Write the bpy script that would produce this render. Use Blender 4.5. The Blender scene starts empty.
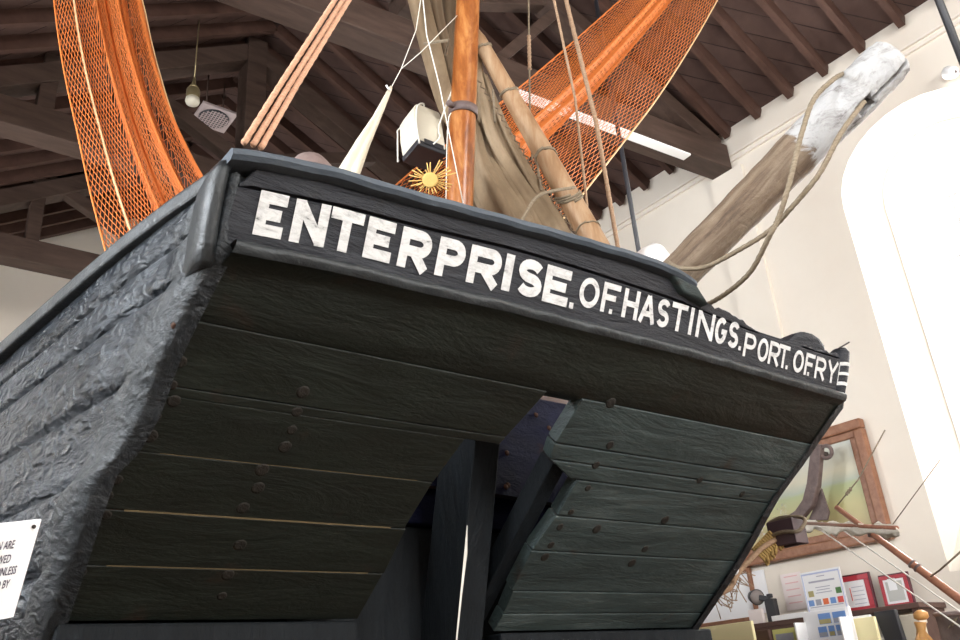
import bpy, bmesh, math, random
from mathutils import Vector, Matrix, Euler, geometry
random.seed(7)
sc = bpy.context.scene
H = 1.2                     # eye height: all coordinates below are measured from the eye, floor at z = -H
F_PX = 844.57
RX, RY, RZ = Vector((0.79029323, 0.1984286, 0.57970915)), Vector((-0.60837558, 0.36669213, 0.70385796)), Vector((-0.07290923, -0.90893507, 0.41051343))

# ------------------------------------------------------------------ camera
cd = bpy.data.cameras.new('camera'); cam = bpy.data.objects.new('camera', cd); sc.collection.objects.link(cam)
cd.sensor_width = 36; cd.lens = F_PX / 960 * 36; cd.clip_start = 0.02; cd.clip_end = 100
M = Matrix(((RX[0], -RX[1], -RX[2], 0), (RY[0], -RY[1], -RY[2], 0), (RZ[0], -RZ[1], -RZ[2], H), (0, 0, 0, 1)))
cam.matrix_world = M
sc.camera = cam
# ------------------------------------------------------------------ world
w = bpy.data.worlds.new('sky'); sc.world = w; w.use_nodes = True
w.node_tree.nodes['Background'].inputs[0].default_value = (0.86, 0.93, 1.0, 1)
w.node_tree.nodes['Background'].inputs[1].default_value = 4.0
sc.view_settings.view_transform = 'Standard'; sc.view_settings.look = 'None'
sc.view_settings.gamma = 1; sc.view_settings.use_curve_mapping = False
sc.view_settings.exposure = 0.14
# ------------------------------------------------------------------ daylight in the window openings (outside the panes), plus added unseen fill windows
def area(name, loc, rot, sx, sy, power, col):
    l = bpy.data.lights.new(name, 'AREA'); l.shape = 'RECTANGLE'; l.size = sx; l.size_y = sy; l.energy = power; l.color = col
    o = bpy.data.objects.new(name, l); sc.collection.objects.link(o)
    o.location = (loc[0], loc[1], loc[2] + H); o.rotation_euler = rot
    return o
HP = math.pi / 2
area('daylight_right_window', (6.75, 1.9, 2.5), (0, HP, 0), 3.4, 1.8, 520, (1, .98, .95))
area('fill_right_window_aft', (6.75, -2.4, 2.5), (0, HP, 0), 3.4, 1.8, 420, (1, .98, .95))  # unseen window, added for strong light on the counter's right side
area('fill_right_window_forward', (6.75, 7.2, 2.5), (0, HP, 0), 3.4, 1.8, 260, (1, .98, .95))  # unseen window, added to brighten the far wall
area('daylight_left_window_aft', (-2.2, -1.9, 2.0), (0, -HP, 0), 3.2, 1.6, 680, (.88, .94, 1))
area('daylight_left_window', (-2.2, 2.3, 2.0), (0, -HP, 0), 3.2, 1.6, 520, (.88, .94, 1))
area('fill_left_window_forward', (-2.2, 6.6, 2.0), (0, -HP, 0), 3.2, 1.6, 540, (.95, .97, 1))  # out of view, added as fill for the far gable
area('fill_rear_window', (2.4, -5.2, 2.6), (HP, 0, 0), 3.2, 3.6, 650, (1, .98, .95))  # broad soft fill behind the camera, added as an unseen window

# ------------------------------------------------------------------ helpers
def cray(px, py):
    u, v = px - 480.0, py - 320.0
    return Vector((RX[0]*u + RX[1]*v + RX[2]*F_PX, RY[0]*u + RY[1]*v + RY[2]*F_PX, RZ[0]*u + RZ[1]*v + RZ[2]*F_PX))
def atY(px, py, Y): d = cray(px, py); return d * (Y / d[1])
def atX(px, py, X): d = cray(px, py); return d * (X / d[0])
def atZ(px, py, Z): d = cray(px, py); return d * (Z / d[2])
def lerp(a, b, t): return a + (b - a) * t
def interp(x, xs, ys):
    if x <= xs[0]: return ys[0]
    for i in range(1, len(xs)):
        if x <= xs[i]: return lerp(ys[i-1], ys[i], (x - xs[i-1]) / (xs[i] - xs[i-1]))
    return ys[-1]
def spline(pts, n=6):
    pts = [Vector(p) for p in pts]; out = []
    for i in range(len(pts) - 1):
        p0 = pts[max(i-1, 0)]; p1 = pts[i]; p2 = pts[i+1]; p3 = pts[min(i+2, len(pts)-1)]
        for k in range(n):
            t = k / n
            out.append(0.5 * ((2*p1) + (p2-p0)*t + (2*p0-5*p1+4*p2-p3)*t*t + (3*p1-p0-3*p2+p3)*t**3))
    out.append(pts[-1]); return out

class MB:
    def __init__(s): s.v = []; s.f = []; s.m = []; s.s = []
    def add(s, verts, faces, mat=0, smooth=False):
        b = len(s.v); s.v += [Vector(v) for v in verts]
        for f in faces: s.f.append([b + i for i in f]); s.m.append(mat); s.s.append(smooth)
    def hexa(s, p, mat=0):          # eight corners: bottom loop 0-3, top loop 4-7
        s.add(p, [(3,2,1,0), (4,5,6,7), (0,1,5,4), (1,2,6,5), (2,3,7,6), (3,0,4,7)], mat)
    def box(s, c, d, rot=None, mat=0):
        h = Vector(d) / 2; c = Vector(c); P = []
        for z in (-1, 1):
            for x, y in ((-1,-1), (1,-1), (1,1), (-1,1)):
                q = Vector((x*h.x, y*h.y, z*h.z))
                if rot: q = rot @ q
                P.append(c + q)
        s.hexa(P, mat)
    def lohi(s, a, b, mat=0):
        s.box([(a[i]+b[i])/2 for i in range(3)], [abs(b[i]-a[i]) for i in range(3)], None, mat)
    def beam(s, a, b, wd, ht, up=(0,0,1), mat=0):
        a = Vector(a); b = Vector(b); d = (b-a).normalized(); sd = d.cross(Vector(up))
        if sd.length < 1e-4: sd = d.cross(Vector((1,0,0)))
        sd.normalize(); u = sd.cross(d).normalized()
        P = []
        for e in (a, b):
            for x, y in ((-1,-1), (1,-1), (1,1), (-1,1)): P.append(e + sd*(x*wd/2) + u*(y*ht/2))
        s.hexa(P, mat)
    def grid(s, rows, closed=False, mat=0, smooth=True, caps=False):
        n = len(rows[0]); vs = [p for r in rows for p in r]; fs = []
        for i in range(len(rows)-1):
            for j in range(n if closed else n-1):
                k = (j+1) % n; fs.append((i*n+j, i*n+k, (i+1)*n+k, (i+1)*n+j))
        if caps: fs += [tuple(range(n))[::-1], tuple(range((len(rows)-1)*n, len(rows)*n))]
        s.add(vs, fs, mat, smooth)
    def tube(s, pts, r, n=8, mat=0, caps=True, twist=None):
        pts = [Vector(p) for p in pts]; rows = []; ref = None
        for i, p in enumerate(pts):
            d = (pts[min(i+1, len(pts)-1)] - pts[max(i-1, 0)]).normalized()
            if ref is None:
                ref = d.cross(Vector((0,0,1)))
                if ref.length < .05: ref = d.cross(Vector((1,0,0)))
            ref = (ref - d*ref.dot(d)).normalized(); b = d.cross(ref)
            rr = r[i] if isinstance(r, (list, tuple)) else r
            row = []
            for k in range(n):
                a = 2*math.pi*k/n
                q = rr if twist is None else rr * (1 + twist[1]*math.cos(3*(a - twist[0]*i)))
                row.append(p + (ref*math.cos(a) + b*math.sin(a))*q)
            rows.append(row)
        s.grid(rows, True, mat, True, caps)
    def prism(s, poly, off, mat=0):
        off = Vector(off); n = len(poly); P = [Vector(p) for p in poly]
        s.add(P + [p+off for p in P], [tuple(range(n))[::-1], tuple(range(n, 2*n))] + [(i, (i+1)%n, n+(i+1)%n, n+i) for i in range(n)], mat)
    def lathe(s, c, prof, n=20, axis=(0,0,1), mat=0):
        c = Vector(c); ax = Vector(axis).normalized(); u = ax.orthogonal().normalized(); v = ax.cross(u)
        s.grid([[c + ax*h + (u*math.cos(2*math.pi*k/n) + v*math.sin(2*math.pi*k/n))*r for k in range(n)] for r, h in prof], True, mat, True, True)

BASE = {}
def tag(o, label, cat, group=None, kind=None):
    if label: o['label'] = label
    if cat: o['category'] = cat
    if group: o['group'] = group
    if kind: o['kind'] = kind
    return o
def thing(name, base, label, cat, group=None, kind=None):
    o = bpy.data.objects.new(name, None); sc.collection.objects.link(o); o.empty_display_size = .1
    base = Vector(base); o.location = base + Vector((0,0,H)); BASE[o] = base
    return tag(o, label, cat, group, kind)
def obj(name, mb, mats, parent=None, bevel=0, base=None):
    if not isinstance(mats, (list, tuple)): mats = [mats]
    me = bpy.data.meshes.new(name)
    if parent is not None: b = BASE[parent]
    elif base is not None: b = Vector(base)
    else:
        lo = [min(v[i] for v in mb.v) for i in range(3)]; hi = [max(v[i] for v in mb.v) for i in range(3)]
        b = Vector(((lo[0]+hi[0])/2, (lo[1]+hi[1])/2, lo[2]))
    me.from_pydata([v - b for v in mb.v], [], mb.f)
    for m in mats: me.materials.append(m)
    for p, mi, sm in zip(me.polygons, mb.m, mb.s): p.material_index = mi; p.use_smooth = sm
    bm = bmesh.new(); bm.from_mesh(me); bmesh.ops.recalc_face_normals(bm, faces=bm.faces); bm.to_mesh(me); bm.free()
    me.update()
    o = bpy.data.objects.new(name, me); sc.collection.objects.link(o); BASE[o] = b
    if parent is not None: o.parent = parent
    else: o.location = b + Vector((0,0,H))
    if bevel:
        md = o.modifiers.new('bevel', 'BEVEL'); md.width = bevel; md.segments = 2; md.limit_method = 'ANGLE'; md.angle_limit = .6
    return o
def struct(name, mb, mats, bevel=0): return tag(obj(name, mb, mats, None, bevel, base=(0,0,0)), None, None, None, 'structure')

# ------------------------------------------------------------------ materials
def newmat(name):
    m = bpy.data.materials.new(name); m.use_nodes = True
    return m, m.node_tree, m.node_tree.nodes['Principled BSDF']
def plain(name, col, rough=.6, metal=0, spec=.5):
    m, nt, p = newmat(name); p.inputs['Base Color'].default_value = (*col, 1); p.inputs['Roughness'].default_value = rough
    p.inputs['Metallic'].default_value = metal; p.inputs['Specular IOR Level'].default_value = spec
    return m
def N(nt, t, **kw):
    n = nt.nodes.new(t)
    for k, v in kw.items(): setattr(n, k, v)
    return n
def noise(nt, vec, scale, stretch=(1,1,1), detail=6, rough=.6, dist=0, rot=(0,0,0)):
    mp = N(nt, 'ShaderNodeMapping'); mp.inputs['Scale'].default_value = stretch; mp.inputs['Rotation'].default_value = rot
    nt.links.new(vec, mp.inputs['Vector'])
    n = N(nt, 'ShaderNodeTexNoise'); n.inputs['Scale'].default_value = scale; n.inputs['Detail'].default_value = detail
    n.inputs['Roughness'].default_value = rough; n.inputs['Distortion'].default_value = dist
    nt.links.new(mp.outputs[0], n.inputs['Vector']); return n.outputs['Fac']
def ramp(nt, fac, stops):
    r = N(nt, 'ShaderNodeValToRGB'); e = r.color_ramp.elements
    while len(e) < len(stops): e.new(.5)
    for el, (p, c) in zip(e, stops): el.position = p; el.color = (*c, 1) if len(c) == 3 else c
    nt.links.new(fac, r.inputs[0]); return r.outputs[0]
def mix(nt, fac, a, b, mode='MIX'):
    m = N(nt, 'ShaderNodeMix', data_type='RGBA', blend_type=mode)
    if isinstance(fac, float): m.inputs[0].default_value = fac
    else: nt.links.new(fac, m.inputs[0])
    for s, x in ((6, a), (7, b)):
        if isinstance(x, tuple): m.inputs[s].default_value = (*x, 1)
        else: nt.links.new(x, m.inputs[s])
    return m.outputs[2]
def bump(nt, p, h, strength=.5, dist=.01, prev=None):
    b = N(nt, 'ShaderNodeBump'); b.inputs['Strength'].default_value = strength; b.inputs['Distance'].default_value = dist
    nt.links.new(h, b.inputs['Height'])
    if prev is not None: nt.links.new(prev, b.inputs['Normal'])
    nt.links.new(b.outputs[0], p.inputs['Normal']); return b.outputs[0]
def grain(name, cols, scale=6, stretch=(1,1,1), rough=.6, bs=.4, bd=.004, spec=.3, rot=(0,0,0), fine=4, lo=.3, hi=.7, coat=0):
    m, nt, p = newmat(name); tc = N(nt, 'ShaderNodeTexCoord').outputs['Object']
    a = noise(nt, tc, scale, stretch, 8, .65, .3, rot)
    n = len(cols); c = ramp(nt, a, [(lerp(lo, hi, i/(n-1)), cols[i]) for i in range(n)])
    nt.links.new(c, p.inputs['Base Color']); p.inputs['Roughness'].default_value = rough; p.inputs['Specular IOR Level'].default_value = spec
    p.inputs['Coat Weight'].default_value = coat; p.inputs['Coat Roughness'].default_value = .15
    if bs: 
        b1 = bump(nt, p, a, bs, bd)
        b = noise(nt, tc, scale*fine, stretch, 4, .6, 0, rot); bump(nt, p, b, bs*.6, bd*.5, b1)
    return m
def tarred(name, cols, stretch, rough, bs, bd, stains=(.09,.055,.035), rot=(0,0,0), amt=.62, spec=.5, wrinkle=0):
    m, nt, p = newmat(name); tc = N(nt, 'ShaderNodeTexCoord').outputs['Object']
    a = noise(nt, tc, 5, stretch, 10, .7, .6, rot)
    c = ramp(nt, a, [(.3, cols[0]), (.55, cols[1]), (.75, cols[2])])
    s = noise(nt, tc, 7, (1,1,1), 6, .6, .2); sm = ramp(nt, s, [(amt, (0,0,0)), (amt+.1, (1,1,1))])
    c2 = mix(nt, sm, c, stains); nt.links.new(c2, p.inputs['Base Color'])
    rn = noise(nt, tc, 14, stretch, 6, .7); mr = N(nt, 'ShaderNodeMapRange'); mr.inputs['To Min'].default_value = rough-.12; mr.inputs['To Max'].default_value = rough+.18
    nt.links.new(rn, mr.inputs[0]); nt.links.new(mr.outputs[0], p.inputs['Roughness']); p.inputs['Specular IOR Level'].default_value = spec
    b1 = bump(nt, p, noise(nt, tc, 9, stretch, 8, .65, .8, rot), bs, bd)
    b2 = bump(nt, p, noise(nt, tc, 60, stretch, 5, .7, .3, rot), bs*.8, bd*.35, b1)
    if wrinkle:
        vo = N(nt, 'ShaderNodeTexNoise', noise_type='RIDGED_MULTIFRACTAL'); mp = N(nt, 'ShaderNodeMapping'); mp.inputs['Scale'].default_value = (34, 22, 34)
        mp.inputs['Rotation'].default_value = (.5, 0, 0); nt.links.new(tc, mp.inputs['Vector']); nt.links.new(mp.outputs[0], vo.inputs['Vector']); vo.inputs['Scale'].default_value = 1.0; vo.inputs['Detail'].default_value = 4; vo.inputs['Distortion'].default_value = .6
        bump(nt, p, vo.outputs['Fac'], wrinkle, .02, b2)
    return m
MT = {}
MT['hull'] = tarred('tarred_side', [(.006,.008,.011), (.022,.027,.034), (.085,.097,.112)], (1,.5,2), .27, .9, .02, (.016,.017,.018), wrinkle=1.0, spec=.45)
MT['post'] = tarred('tarred_post', [(.008,.010,.011), (.017,.020,.022), (.040,.046,.049)], (1,1,1), .42, .6, .012, (.03,.033,.034), spec=.45)
MT['lip'] = tarred('tarred_edge', [(.007,.009,.010), (.018,.022,.026), (.055,.063,.070)], (1,1,1.5), .36, .8, .016, (.03,.033,.034), wrinkle=.45, spec=.45)
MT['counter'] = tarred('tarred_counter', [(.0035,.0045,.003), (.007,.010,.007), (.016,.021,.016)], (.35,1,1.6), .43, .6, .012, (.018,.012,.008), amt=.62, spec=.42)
MT['board'] = tarred('black_paint', [(.007,.007,.010), (.014,.015,.020), (.038,.041,.049)], (.4,1,3), .5, .9, .014, (.014,.014,.016), amt=.66, spec=.4)
MT['green'] = tarred('green_black_sheen', [(.012,.019,.019), (.030,.044,.043), (.085,.105,.103)], (.3,1,2), .46, .8, .012, (.022,.016,.012), amt=.62, spec=.5)  # lighter copy of the counter tar, grazing light's sheen put into the colour
MT['cap'] = tarred('grey_worn_cap', [(.035,.044,.055), (.06,.073,.09), (.11,.13,.15)], (.35,1,1), .55, .6, .01, (.03,.034,.038), amt=.64, spec=.4)
MT['blue'] = tarred('navy_paint', [(.0015,.002,.010), (.003,.004,.019), (.007,.009,.032)], (1,1,2), .65, .6, .012, (.02,.006,.004), amt=.66, spec=.10)
MT['rudder'] = tarred('black_rudder', [(.003,.004,.005), (.006,.008,.010), (.014,.017,.020)], (2,2,.4), .6, .7, .012, (.010,.010,.010), amt=.66, spec=.16)
MT['caulk'] = plain('tan_caulk', (.16,.12,.06), .8)
MT['rust'] = grain('rust_iron', [(.030,.012,.006), (.075,.032,.016)], 40, rough=.85, bd=.003)
MT['iron'] = grain('dark_iron', [(.03,.024,.022), (.08,.06,.055)], 30, rough=.6, bd=.002)
MT['anchoriron'] = grain('anchor_iron', [(.10,.07,.065), (.17,.125,.115)], 20, rough=.55, bd=.003)
def letter_mat():
    m, nt, p = newmat('white_lettering'); tc = N(nt, 'ShaderNodeTexCoord').outputs['Object']
    a = noise(nt, tc, 22, (1,1,2.5), 8, .75, .5); c = ramp(nt, a, [(.31, (.06,.06,.06)), (.39, (.42,.41,.40)), (.52, (.58,.57,.555)), (.8, (.66,.65,.635))])
    nt.links.new(c, p.inputs['Base Color']); p.inputs['Roughness'].default_value = .55
    bump(nt, p, a, .5, .003); return m
MT['letter'] = letter_mat()
MT['mast'] = grain('varnished_pine', [(.13,.035,.008), (.27,.085,.020), (.46,.20,.065)], 9, (2,2,.6), .3, .2, .003, lo=.32, hi=.68, coat=.3)
MT['spar'] = grain('weathered_spar', [(.20,.105,.05), (.31,.185,.10), (.42,.29,.18)], 7, (3,3,.5), .5, .3, .004, rot=(0,.4,0))
MT['canvas'] = grain('tan_canvas', [(.12,.080,.046), (.20,.142,.086), (.27,.20,.13)], 5, (1,1,.5), .85, .3, .01)
MT['canvasdark'] = grain('brown_canvas', [(.085,.056,.032), (.15,.104,.064)], 6, (1,1,.5), .85, .3, .01)
MT['rope'] = grain('tan_rope', [(.25,.15,.09), (.42,.29,.19)], 60, (1,1,3), .85, .6, .003)
MT['ropepink'] = grain('pinkish_rope', [(.42,.22,.13), (.60,.36,.24)], 60, (1,1,3), .85, .6, .003)
MT['ropegrey'] = grain('grey_brown_rope', [(.15,.115,.075), (.27,.215,.15)], 60, (1,1,3), .85, .6, .003)
MT['ropewhite'] = plain('white_cord', (.72,.69,.62), .7)
MT['net'] = plain('orange_twine', (.62,.175,.035), .65)
MT['netcord'] = plain('pale_net_cord', (.70,.48,.26), .7)
MT['netdark'] = plain('rust_twine', (.34,.09,.03), .7)
MT['flag'] = grain('cream_bunting', [(.50,.44,.33), (.72,.66,.54)], 8, (1,1,.3), .8, .2, .005)
MT['straw'] = plain('straw', (.62,.40,.12), .7)
def glassmat():
    m, nt, p = newmat('window_glass'); out = nt.nodes['Material Output']
    t = N(nt, 'ShaderNodeBsdfTransparent'); g = N(nt, 'ShaderNodeBsdfGlossy'); g.inputs['Roughness'].default_value = .02
    x = N(nt, 'ShaderNodeMixShader'); x.inputs[0].default_value = .06
    nt.links.new(t.outputs[0], x.inputs[1]); nt.links.new(g.outputs[0], x.inputs[2]); nt.links.new(x.outputs[0], out.inputs[0]); return m
MT['glass'] = glassmat()
MT['wall'] = grain('cream_plaster', [(.745,.675,.585), (.785,.72,.63)], 1.6, rough=.85, bs=.05, bd=.003)
MT['trimwhite'] = plain('cream_trim', (.80,.73,.65), .6)
MT['roofboard'] = None
def roofmat():
    m, nt, p = newmat('roof_boards'); tc = N(nt, 'ShaderNodeTexCoord').outputs['Object']
    mp = N(nt, 'ShaderNodeMapping'); mp.inputs['Rotation'].default_value = (0, 0, math.radians(38)); nt.links.new(tc, mp.inputs['Vector'])
    sx = N(nt, 'ShaderNodeSeparateXYZ'); nt.links.new(mp.outputs[0], sx.inputs[0])
    mm = N(nt, 'ShaderNodeMath', operation='MULTIPLY'); mm.inputs[1].default_value = 6.0; nt.links.new(sx.outputs[1], mm.inputs[0])
    fr = N(nt, 'ShaderNodeMath', operation='FRACT'); nt.links.new(mm.outputs[0], fr.inputs[0])
    gap = ramp(nt, fr.outputs[0], [(0, (0,0,0)), (.06, (1,1,1))])
    fl = N(nt, 'ShaderNodeMath', operation='FLOOR'); nt.links.new(mm.outputs[0], fl.inputs[0])
    wn = N(nt, 'ShaderNodeTexWhiteNoise', noise_dimensions='1D'); nt.links.new(fl.outputs[0], wn.inputs['W'])
    a = noise(nt, tc, 4, (1,1,1), 6, .6); c = ramp(nt, a, [(.3, (.060,.034,.028)), (.7, (.115,.070,.058))])
    c = mix(nt, .35, c, ramp(nt, wn.outputs['Value'], [(0, (.045,.026,.021)), (1, (.125,.080,.067))]))
    c = mix(nt, gap, (.006,.004,.003), c); nt.links.new(c, p.inputs['Base Color']); p.inputs['Roughness'].default_value = .75; p.inputs['Specular IOR Level'].default_value = .15
    bump(nt, p, gap, .6, .01); return m
MT['roofboard'] = roofmat()
MT['rafter'] = grain('dark_rafter', [(.050,.024,.017), (.095,.050,.037)], 5, (1,4,1), .6, .2, .004)
MT['truss'] = grain('dark_truss', [(.042,.025,.018), (.085,.054,.042)], 5, (.5,3,3), .6, .2, .004)
MT['floor'] = grain('floor_boards', [(.085,.055,.038), (.13,.088,.06)], 4, (4,.4,1), .5, .1, .003)
MT['frame'] = grain('brown_frame', [(.20,.085,.045), (.33,.16,.09)], 8, (1,3,3), .4, .2, .003)
MT['redframe'] = plain('red_frame', (.42,.03,.045), .4)
MT['darkframe'] = plain('dark_frame', (.10,.02,.03), .4)
MT['paper'] = plain('white_paper', (.85,.85,.86), .7)
MT['pinkpaper'] = plain('pale_pink_paper', (.82,.73,.71), .7)
MT['bluepaper'] = plain('pale_blue_border', (.50,.55,.78), .7)
MT['greypaper'] = plain('grey_paper', (.52,.52,.49), .7)
MT['ink'] = plain('grey_ink', (.42,.42,.50), .8)
MT['redink'] = plain('red_ink', (.75,.12,.10), .8)
MT['black'] = plain('black_plastic', (.025,.025,.03), .45)
MT['cream'] = grain('cream_paint', [(.58,.53,.42), (.68,.63,.52)], 4, rough=.5, bs=.1)
MT['white'] = plain('white_plastic', (.88,.88,.87), .4)
MT['yellow'] = plain('pale_yellow_card', (.80,.72,.42), .6)
MT['yellowgreen'] = plain('yellow_green_card', (.62,.62,.22), .6)
MT['shelf'] = grain('dark_shelf', [(.075,.04,.032), (.11,.062,.05)], 5, (3,.4,3), .45, .1)
MT['modelwood'] = grain('reddish_spar', [(.24,.10,.065), (.34,.16,.10)], 20, (3,1,3), .3, .1)
MT['orangewood'] = grain('orange_wood', [(.50,.24,.07), (.66,.36,.13)], 20, rough=.4, bs=.1)
MT['sailwhite'] = grain('white_sailcloth', [(.72,.66,.55), (.88,.84,.75)], 20, rough=.8, bs=.4, bd=.006)
MT['sky_photo'] = plain('photo_blue', (.16,.30,.62), .5); MT['land_photo'] = plain('photo_land', (.42,.36,.16), .5)
MT['green_photo'] = plain('photo_green', (.08,.20,.06), .5); MT['orange_photo'] = plain('photo_orange', (.75,.16,.05), .5)
MT['grey_photo'] = plain('photo_grey', (.35,.36,.42), .5)
MT['brass'] = plain('aged_brass', (.30,.24,.13), .4, .6)
MT['signink'] = plain('sign_ink', (.07,.055,.09), .7)
MT['grille'] = grain('white_grille', [(.42,.34,.33), (.52,.43,.42)], 6, rough=.6, bs=.05)

# ================================================================== THE ROOM
WX0, WX1, WY0, WY1 = -1.5, 6.0, -4.5, 10.5
RIDGE_X, RIDGE_Z = 2.7, 6.36
def roofz(x): return 4.736 + .6*x if x < RIDGE_X else RIDGE_Z - .518*(x - RIDGE_X)
mb = MB(); mb.lohi((WX0-.4, WY0-.4, -H-.1), (WX1+.4, WY1+.4, -H)); struct('floor', mb, MT['floor'])
def arch(c, z0, zs, hw, rise, n=14):
    return [(c-hw, z0), (c+hw, z0)] + [(c + hw*math.cos(math.pi*k/n), zs + rise*math.sin(math.pi*k/n)) for k in range(n+1)]
def wall(name, to3, depth, outer, holes, mat=MT['wall']):
    # inner face with arched openings, splayed reveals, outer face
    mb = MB()
    hs = [arch(*h) for h in holes]; hi = [arch(h[0], h[1]+.75, h[2], h[3]-.2, h[4]-.12) for h in holes]
    for loops, d in (([outer]+hs, 0), ([outer]+hi, depth)):
        P = [[Vector((a, b, 0)) for a, b in l] for l in loops]
        tri = geometry.tessellate_polygon(P); fl = [p for l in P for p in l]
        mb.add([to3(p.x, p.y, d) for p in fl], [tuple(t) for t in tri])
    for a, b in zip(hs, hi):
        mb.grid([[to3(*p, 0) for p in a + a[:1]], [to3(*p, depth) for p in b + b[:1]]], smooth=False)
    mb.grid([[to3(*p, 0) for p in outer + outer[:1]], [to3(*p, depth) for p in outer + outer[:1]]], smooth=False)
    me_o = struct(name, mb, mat)
    return hi
def window(n, to3, loop, depth):
    t = thing('window_%d' % n, to3(*loop[0], depth), None, None, None, 'structure')
    mb = MB(); P = [to3(*p, depth-.06) for p in loop]; off = Vector(to3(0,0,depth)) - Vector(to3(0,0,depth-.008))
    mb.prism(P, off); obj('pane', mb, MT['glass'], t)
    mb = MB(); c = [Vector(to3(*p, depth-.05)) for p in loop]; cc = c + c[:1]
    for a, b in zip(cc[:-1], cc[1:]): mb.beam(a, b, .05, .05)
    us = [p[0] for p in loop]; vs = [p[1] for p in loop]; um = (min(us)+max(us))/2
    mb.beam(to3(um, min(vs), depth-.05), to3(um, max(vs), depth-.05), .035, .035)
    for k in range(1, 5):
        v = lerp(min(vs), max(vs)-.6, k/4); mb.beam(to3(min(us), v, depth-.05), to3(max(us), v, depth-.05), .025, .025)
    obj('window_frame', mb, MT['white'], t)
eave_r = roofz(WX1); eave_l = roofz(WX0)
toR = lambda a, b, d: (WX1 + d, a, b)
toL = lambda a, b, d: (WX0 - d, a, b)
RH = [(1.98, .55, 3.36, .66, .58), (-2.4, .55, 3.36, .66, .58), (7.2, .55, 3.36, .66, .58)]
lr = wall('wall_right', toR, .4, [(WY0, -H), (WY1, -H), (WY1, eave_r), (WY0, eave_r)], RH)
LH = [(-1.9, .1, 2.7, .75, .6), (2.3, .1, 2.7, .75, .6), (6.6, .1, 2.7, .75, .6)]
ll = wall('wall_left', toL, .4, [(WY0, -H), (WY1, -H), (WY1, eave_l), (WY0, eave_l)], LH)
gable = [(WX0, -H), (WX1, -H), (WX1, eave_r), (RIDGE_X, RIDGE_Z), (WX0, eave_l)]
wall('wall_far', lambda a, b, d: (a, WY1 + d, b), .3, gable, [])
ln = wall('wall_near', lambda a, b, d: (a, WY0 - d, b), .4, gable, [(2.4, .4, 3.2, 1.6, 1.2)])
n = 1
for l in lr: window(n, toR, l, .4); n += 1
for l in ll: window(n, toL, l, .4); n += 1
window(n, lambda a, b, d: (a, WY0 - d, b), ln[0], .4)
for k, z in enumerate((4.30, 4.36)):
    mb = MB(); mb.lohi((WX1-.025, WY0, z), (WX1, WY1, z+.018)); struct('trim_%d' % (k+1), mb, MT['trimwhite'])
# pilaster under the truss
mb = MB(); mb.lohi((WX1-.035, 3.40, 1.9), (WX1, 3.74, 4.22)); struct('trim_3', mb, MT['wall'])
# ceiling: boards, rafters as its parts
ceil = thing('ceiling', (0,0,0), None, None, None, 'structure')
mb = MB()
for a, b in ((WX0-.3, RIDGE_X), (RIDGE_X, WX1+.3)):
    za = roofz(a); zb_ = roofz(b)
    mb.hexa([(a, WY0-.3, za), (b, WY0-.3, zb_), (b, WY1+.3, zb_), (a, WY1+.3, za), (a, WY0-.3, za+.06), (b, WY0-.3, zb_+.06), (b, WY1+.3, zb_+.06), (a, WY1+.3, za+.06)])
obj('roof_boards', mb, MT['roofboard'], ceil)
y = 2.123 - .3335*5
while y < WY1 - .05:
    mb = MB(); mb.beam((RIDGE_X+.02, y, RIDGE_Z-.07), (WX1-.02, y, roofz(WX1)-.06), .055, .14); obj('rafter', mb, MT['rafter'], ceil)
    mb = MB(); mb.beam((RIDGE_X-.02, y, RIDGE_Z-.07), (WX0+.02, y, roofz(WX0)-.06), .055, .14); obj('rafter', mb, MT['rafter'], ceil)
    y += .3335
# trusses
def truss(label, pts_tie, ztie, yk, mem):
    a, b = pts_tie
    t = thing('roof_truss', ((a[0]+b[0])/2, (a[1]+b[1])/2, ztie), label, 'roof truss', 'dark timber roof trusses')
    mb = MB(); mb.beam((a[0], a[1], ztie+.13), (b[0], b[1], ztie+.13), .22, .26); obj('tie_beam', mb, MT['truss'], t, .008)
    for nm, p, q, wd, ht in mem:
        mb = MB(); mb.beam((p[0], yk(p[0]), p[1]), (q[0], yk(q[0]), q[1]), wd, ht, up=(0,1,0)); obj(nm, mb, MT['truss'], t, .006)
    return t
def members(kx):
    return [('king_post', (kx, 4.6), (kx, RIDGE_Z-.1), .20, .23),
            ('principal_rafter', (WX0+.1, roofz(WX0)-.20), (kx, RIDGE_Z-.24), .18, .2), ('principal_rafter', (WX1-.1, roofz(WX1)-.20), (kx, RIDGE_Z-.24), .18, .2),
            ('strut', (kx-.1, 4.80), (1.30, 5.42), .13, .12), ('strut', (kx+.1, 4.85), (4.3, 5.50), .13, .12),
            ('queen_post', (.85, 4.5), (.85, 5.22), .13, .15)]
yk1 = lambda x: 4.12 - .087*x
mm = members(2.75); mm[5] = ('strut', (3.5, 4.5), (4.27, 5.42), .09, .12)
near_truss = truss('nearest dark roof truss, its tie beam end resting on the cream wall by the eaves', ((WX0, 4.25), (WX1-.02, 3.60)), 4.22, yk1, mm)
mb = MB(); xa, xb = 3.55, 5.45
mb.beam((xa, yk1(xa) - .06, 4.211), (xb, yk1(xb) - .06, 4.211), .09, .018)  # window glare under the beam, added as a thin white strip
bt_ = obj('beam_glare_strip', mb, MT['white'], near_truss, .003); bt_['label'] = 'added white strip standing for light glare along the underside of the beam'
truss('second dark roof truss with a king post, seen beyond the left orange net', ((WX0, 6.5), (WX1, 6.4)), 4.40, lambda x: 6.45, members(2.62))
mm = members(2.7); mm[5] = ('queen_post', (1.23, 4.5), (1.23, 5.4), .13, .15)
truss('farthest dark roof truss standing before the pale gable wall', ((WX0, 8.7), (WX1, 8.65)), 4.38, lambda x: 8.66, mm)
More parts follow.
